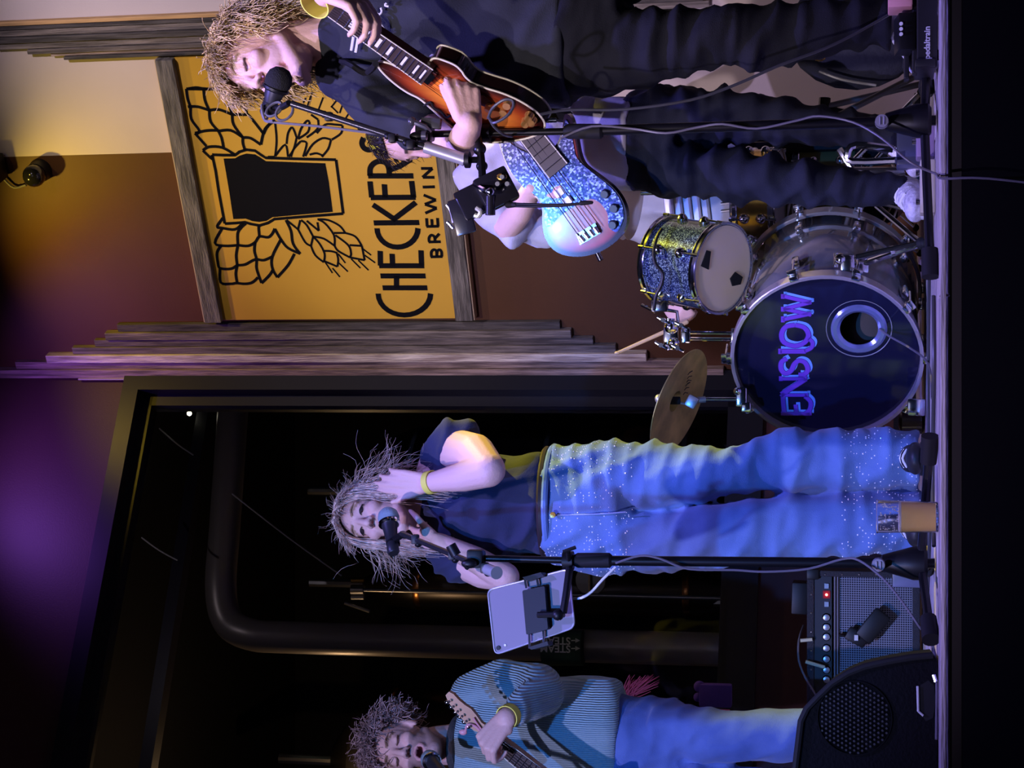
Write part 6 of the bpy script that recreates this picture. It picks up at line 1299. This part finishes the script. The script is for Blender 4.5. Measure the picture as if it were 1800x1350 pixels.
# folding stool / guitar stand behind
gst=thing('guitar_stand','black folding guitar stand behind the guitarists','stand',(P(1600,175,5.75).x,5.75,0))
q0=P(1450,192,5.75); 
for a_,b_ in (((1450,188,5.75),(1545,150,5.75)),((1470,205,5.7),(1580,130,5.65))): m=MB(); e=P(*b_); e.z=.012; m.tube([P(*a_),e],.010,8,0); m.build('tube',grey,gst)
m=MB(); e=P(1560,225,5.75); e.z=.012; m.tube([P(1450,190,5.75),e],.009,8,0); m.build('tube',black,gst); m=MB(); m.tube([P(1450,172,5.75),P(1448,200,5.75)],.018,8,0); m.build('yoke',black,gst)
m=MB(); c=P(1602,262,4.95); m.bbox((c.x,4.95,.045),(.10,.12,.09),None,.006); pw=tag(m.build('power_box',mat('blue_grey_box',(.05,.06,.14),.4)),'dark blue box with silver handle between the bassist\'s shoes','box')
m=MB(); m.tube([P(1575,282,4.86),P(1500,284,4.90),P(1490,270,4.90),P(1505,255,4.9),P(1570,262,4.9)],.010,8); m.build('handle',chrome,pw)
m=MB(); c=P(1628,250,4.62); m.bbox((c.x,4.62,.022),(.085,.10,.044),None,.006); t_=tag(m.build('tuner_pedal',mat('purple_pedal',(.30,.22,.35),.4)),'small purple pedal on the floor under the right microphone stand','pedal')
m=MB(); m.cyl((c.x,4.60,.044),(c.x,4.60,.054),.008); m.build('footswitch',chrome,t_)
m=MB(); c=P(1640,330,4.55); m.bbox((c.x,4.55,.018),(.13,.09,.036),None,.005); t_=tag(m.build('floor_pedal',mat('cream_pedal',(.6,.56,.45),.5)),'cream floor pedal beside the stand foot near the bassist','pedal')
for k in (-1,1): m=MB(); m.cyl((c.x+k*.035,4.53,.036),(c.x+k*.035,4.53,.046),.008); m.build('footswitch',chrome,t_)
def cable(label,pts,r=.0036,mm=None,group='cables on the stage'):
    m=MB(); m.tube(pts,r,7,4); return tag(m.build('cable',mm or cablem),label,'cable',group)
gz=lambda x,y,Y: (lambda p: V((p.x,p.y,.006)))(P(x,y,Y))
cable('grey microphone cable wound down the right stand and over the stage edge',[P(985,243,YS-.03),P(1040,222,YS-.03),P(1110,226,YS-.02),P(1170,234,YS-.025),P(1225,224,YS-.02),P(1270,218,YS-.025),P(1330,226,YS-.02),P(1400,212,YS-.03),P(1440,204,YS-.04),P(1500,215,YS-.05),P(1550,243,YS-.08),P(1600,285,YS-.1),gz(1640,306,4.22),V((P(1655,308,4.1).x,y0+.0,.006)),V((P(1660,308,4.0).x,y0-.03,-.006)),V((P(1720,309,4.0).x+.0,y0-.04,-.10)),V((P(1800,330,4.0).x,y0-.03,-.3))],.0029,mat('cable_lavender_grey',(.13,.12,.14),.4))
cable('thin dark cable looping from the guitar jack along the black jeans',[P(950,201,YG-.28),P(1000,193,YG-.26),P(1100,192,YG-.24),P(1213,176,YG-.22),P(1290,150,YG-.2),P(1370,115,YG-.18),P(1450,85,YG-.15),P(1520,50,YG-.12),gz(1610,-20,YG-.1)],.0036,mat('cable_dark',(.05,.05,.055),.4))
cable('cable loop hanging by the sunburst guitar\'s knobs',[P(858,208,YG-.34),P(866,190,YG-.36),P(885,176,YG-.37),P(900,176,YG-.37),P(902,188,YG-.37),P(890,205,YG-.37),P(868,216,YG-.36),P(860,206,YG-.34),P(868,222,YG-.33),P(885,236,YG-.3),P(900,240,YS)],.0036,MATS['cable_dark'])
cable('grey cable wound down the singer\'s stand to the floor',[P(1082,990,YS2-.02),P(1125,977,YS2-.025),P(1160,982,YS2-.03),P(1210,1000,YS2-.025),P(1290,1002,YS2-.02),P(1345,1005,YS2-.02),P(1420,1000,YS2-.02),P(1480,983,YS2-.03),P(1510,985,YS2-.05),P(1550,1015,YS2-.08),P(1580,1050,YS2-.1),P(1615,1100,YS2-.12),gz(1640,1150,4.3),gz(1645,1300,4.2)],.0029,MATS['cable_lavender_grey'])
cable('thin cable from the bass drum port to the stage floor',[KH(1546,578,.02),KH(1565,592,.06),P(1600,612,5.3),gz(1628,640,5.0),gz(1640,700,4.6)],.0032,MATS['cable_lavender_grey'])
cable('black cable lying across the stage behind the singer\'s boots',[gz(1640,470,4.9),gz(1640,560,5.0),gz(1640,700,5.05),gz(1640,860,4.95),gz(1640,960,4.9),gz(1640,1080,5.2)],.005,MATS['cable_dark'])
cable('black cable snaking along the front stage boards',[gz(1650,520,4.45),gz(1650,640,4.4),gz(1650,760,4.5),gz(1650,850,4.55),gz(1650,960,4.42)],.005,MATS['cable_dark'])
m=MB(); c=P(1600,1000,5.35); m.bbox((c.x,5.35,.05),(.10,.08,.10),None,.006); t_=tag(m.build('junction_box',mat('grey_blue_metal',(.12,.13,.18),.5,.2)),'small grey box with socket on the stage behind the singer\'s stand','box')
m=MB(); cc_=V((c.x,5.305,.07)); m.cyl(cc_,cc_+V((0,-.01,0)),.014,None,16); m.build('socket',chrome,t_)
m=MB(); c=P(1618,735,5.75); m.lathe((c.x,5.75,.0),(0,0,1),[(0,.03),(.01,.05),(.07,.05),(.08,.03)],24); tag(m.build('kick_weight',mat('brown_dark_gloss',(.06,.03,.03),.2,coat=.5)),'dark round weight on the floor behind the bass drum leg','weight')
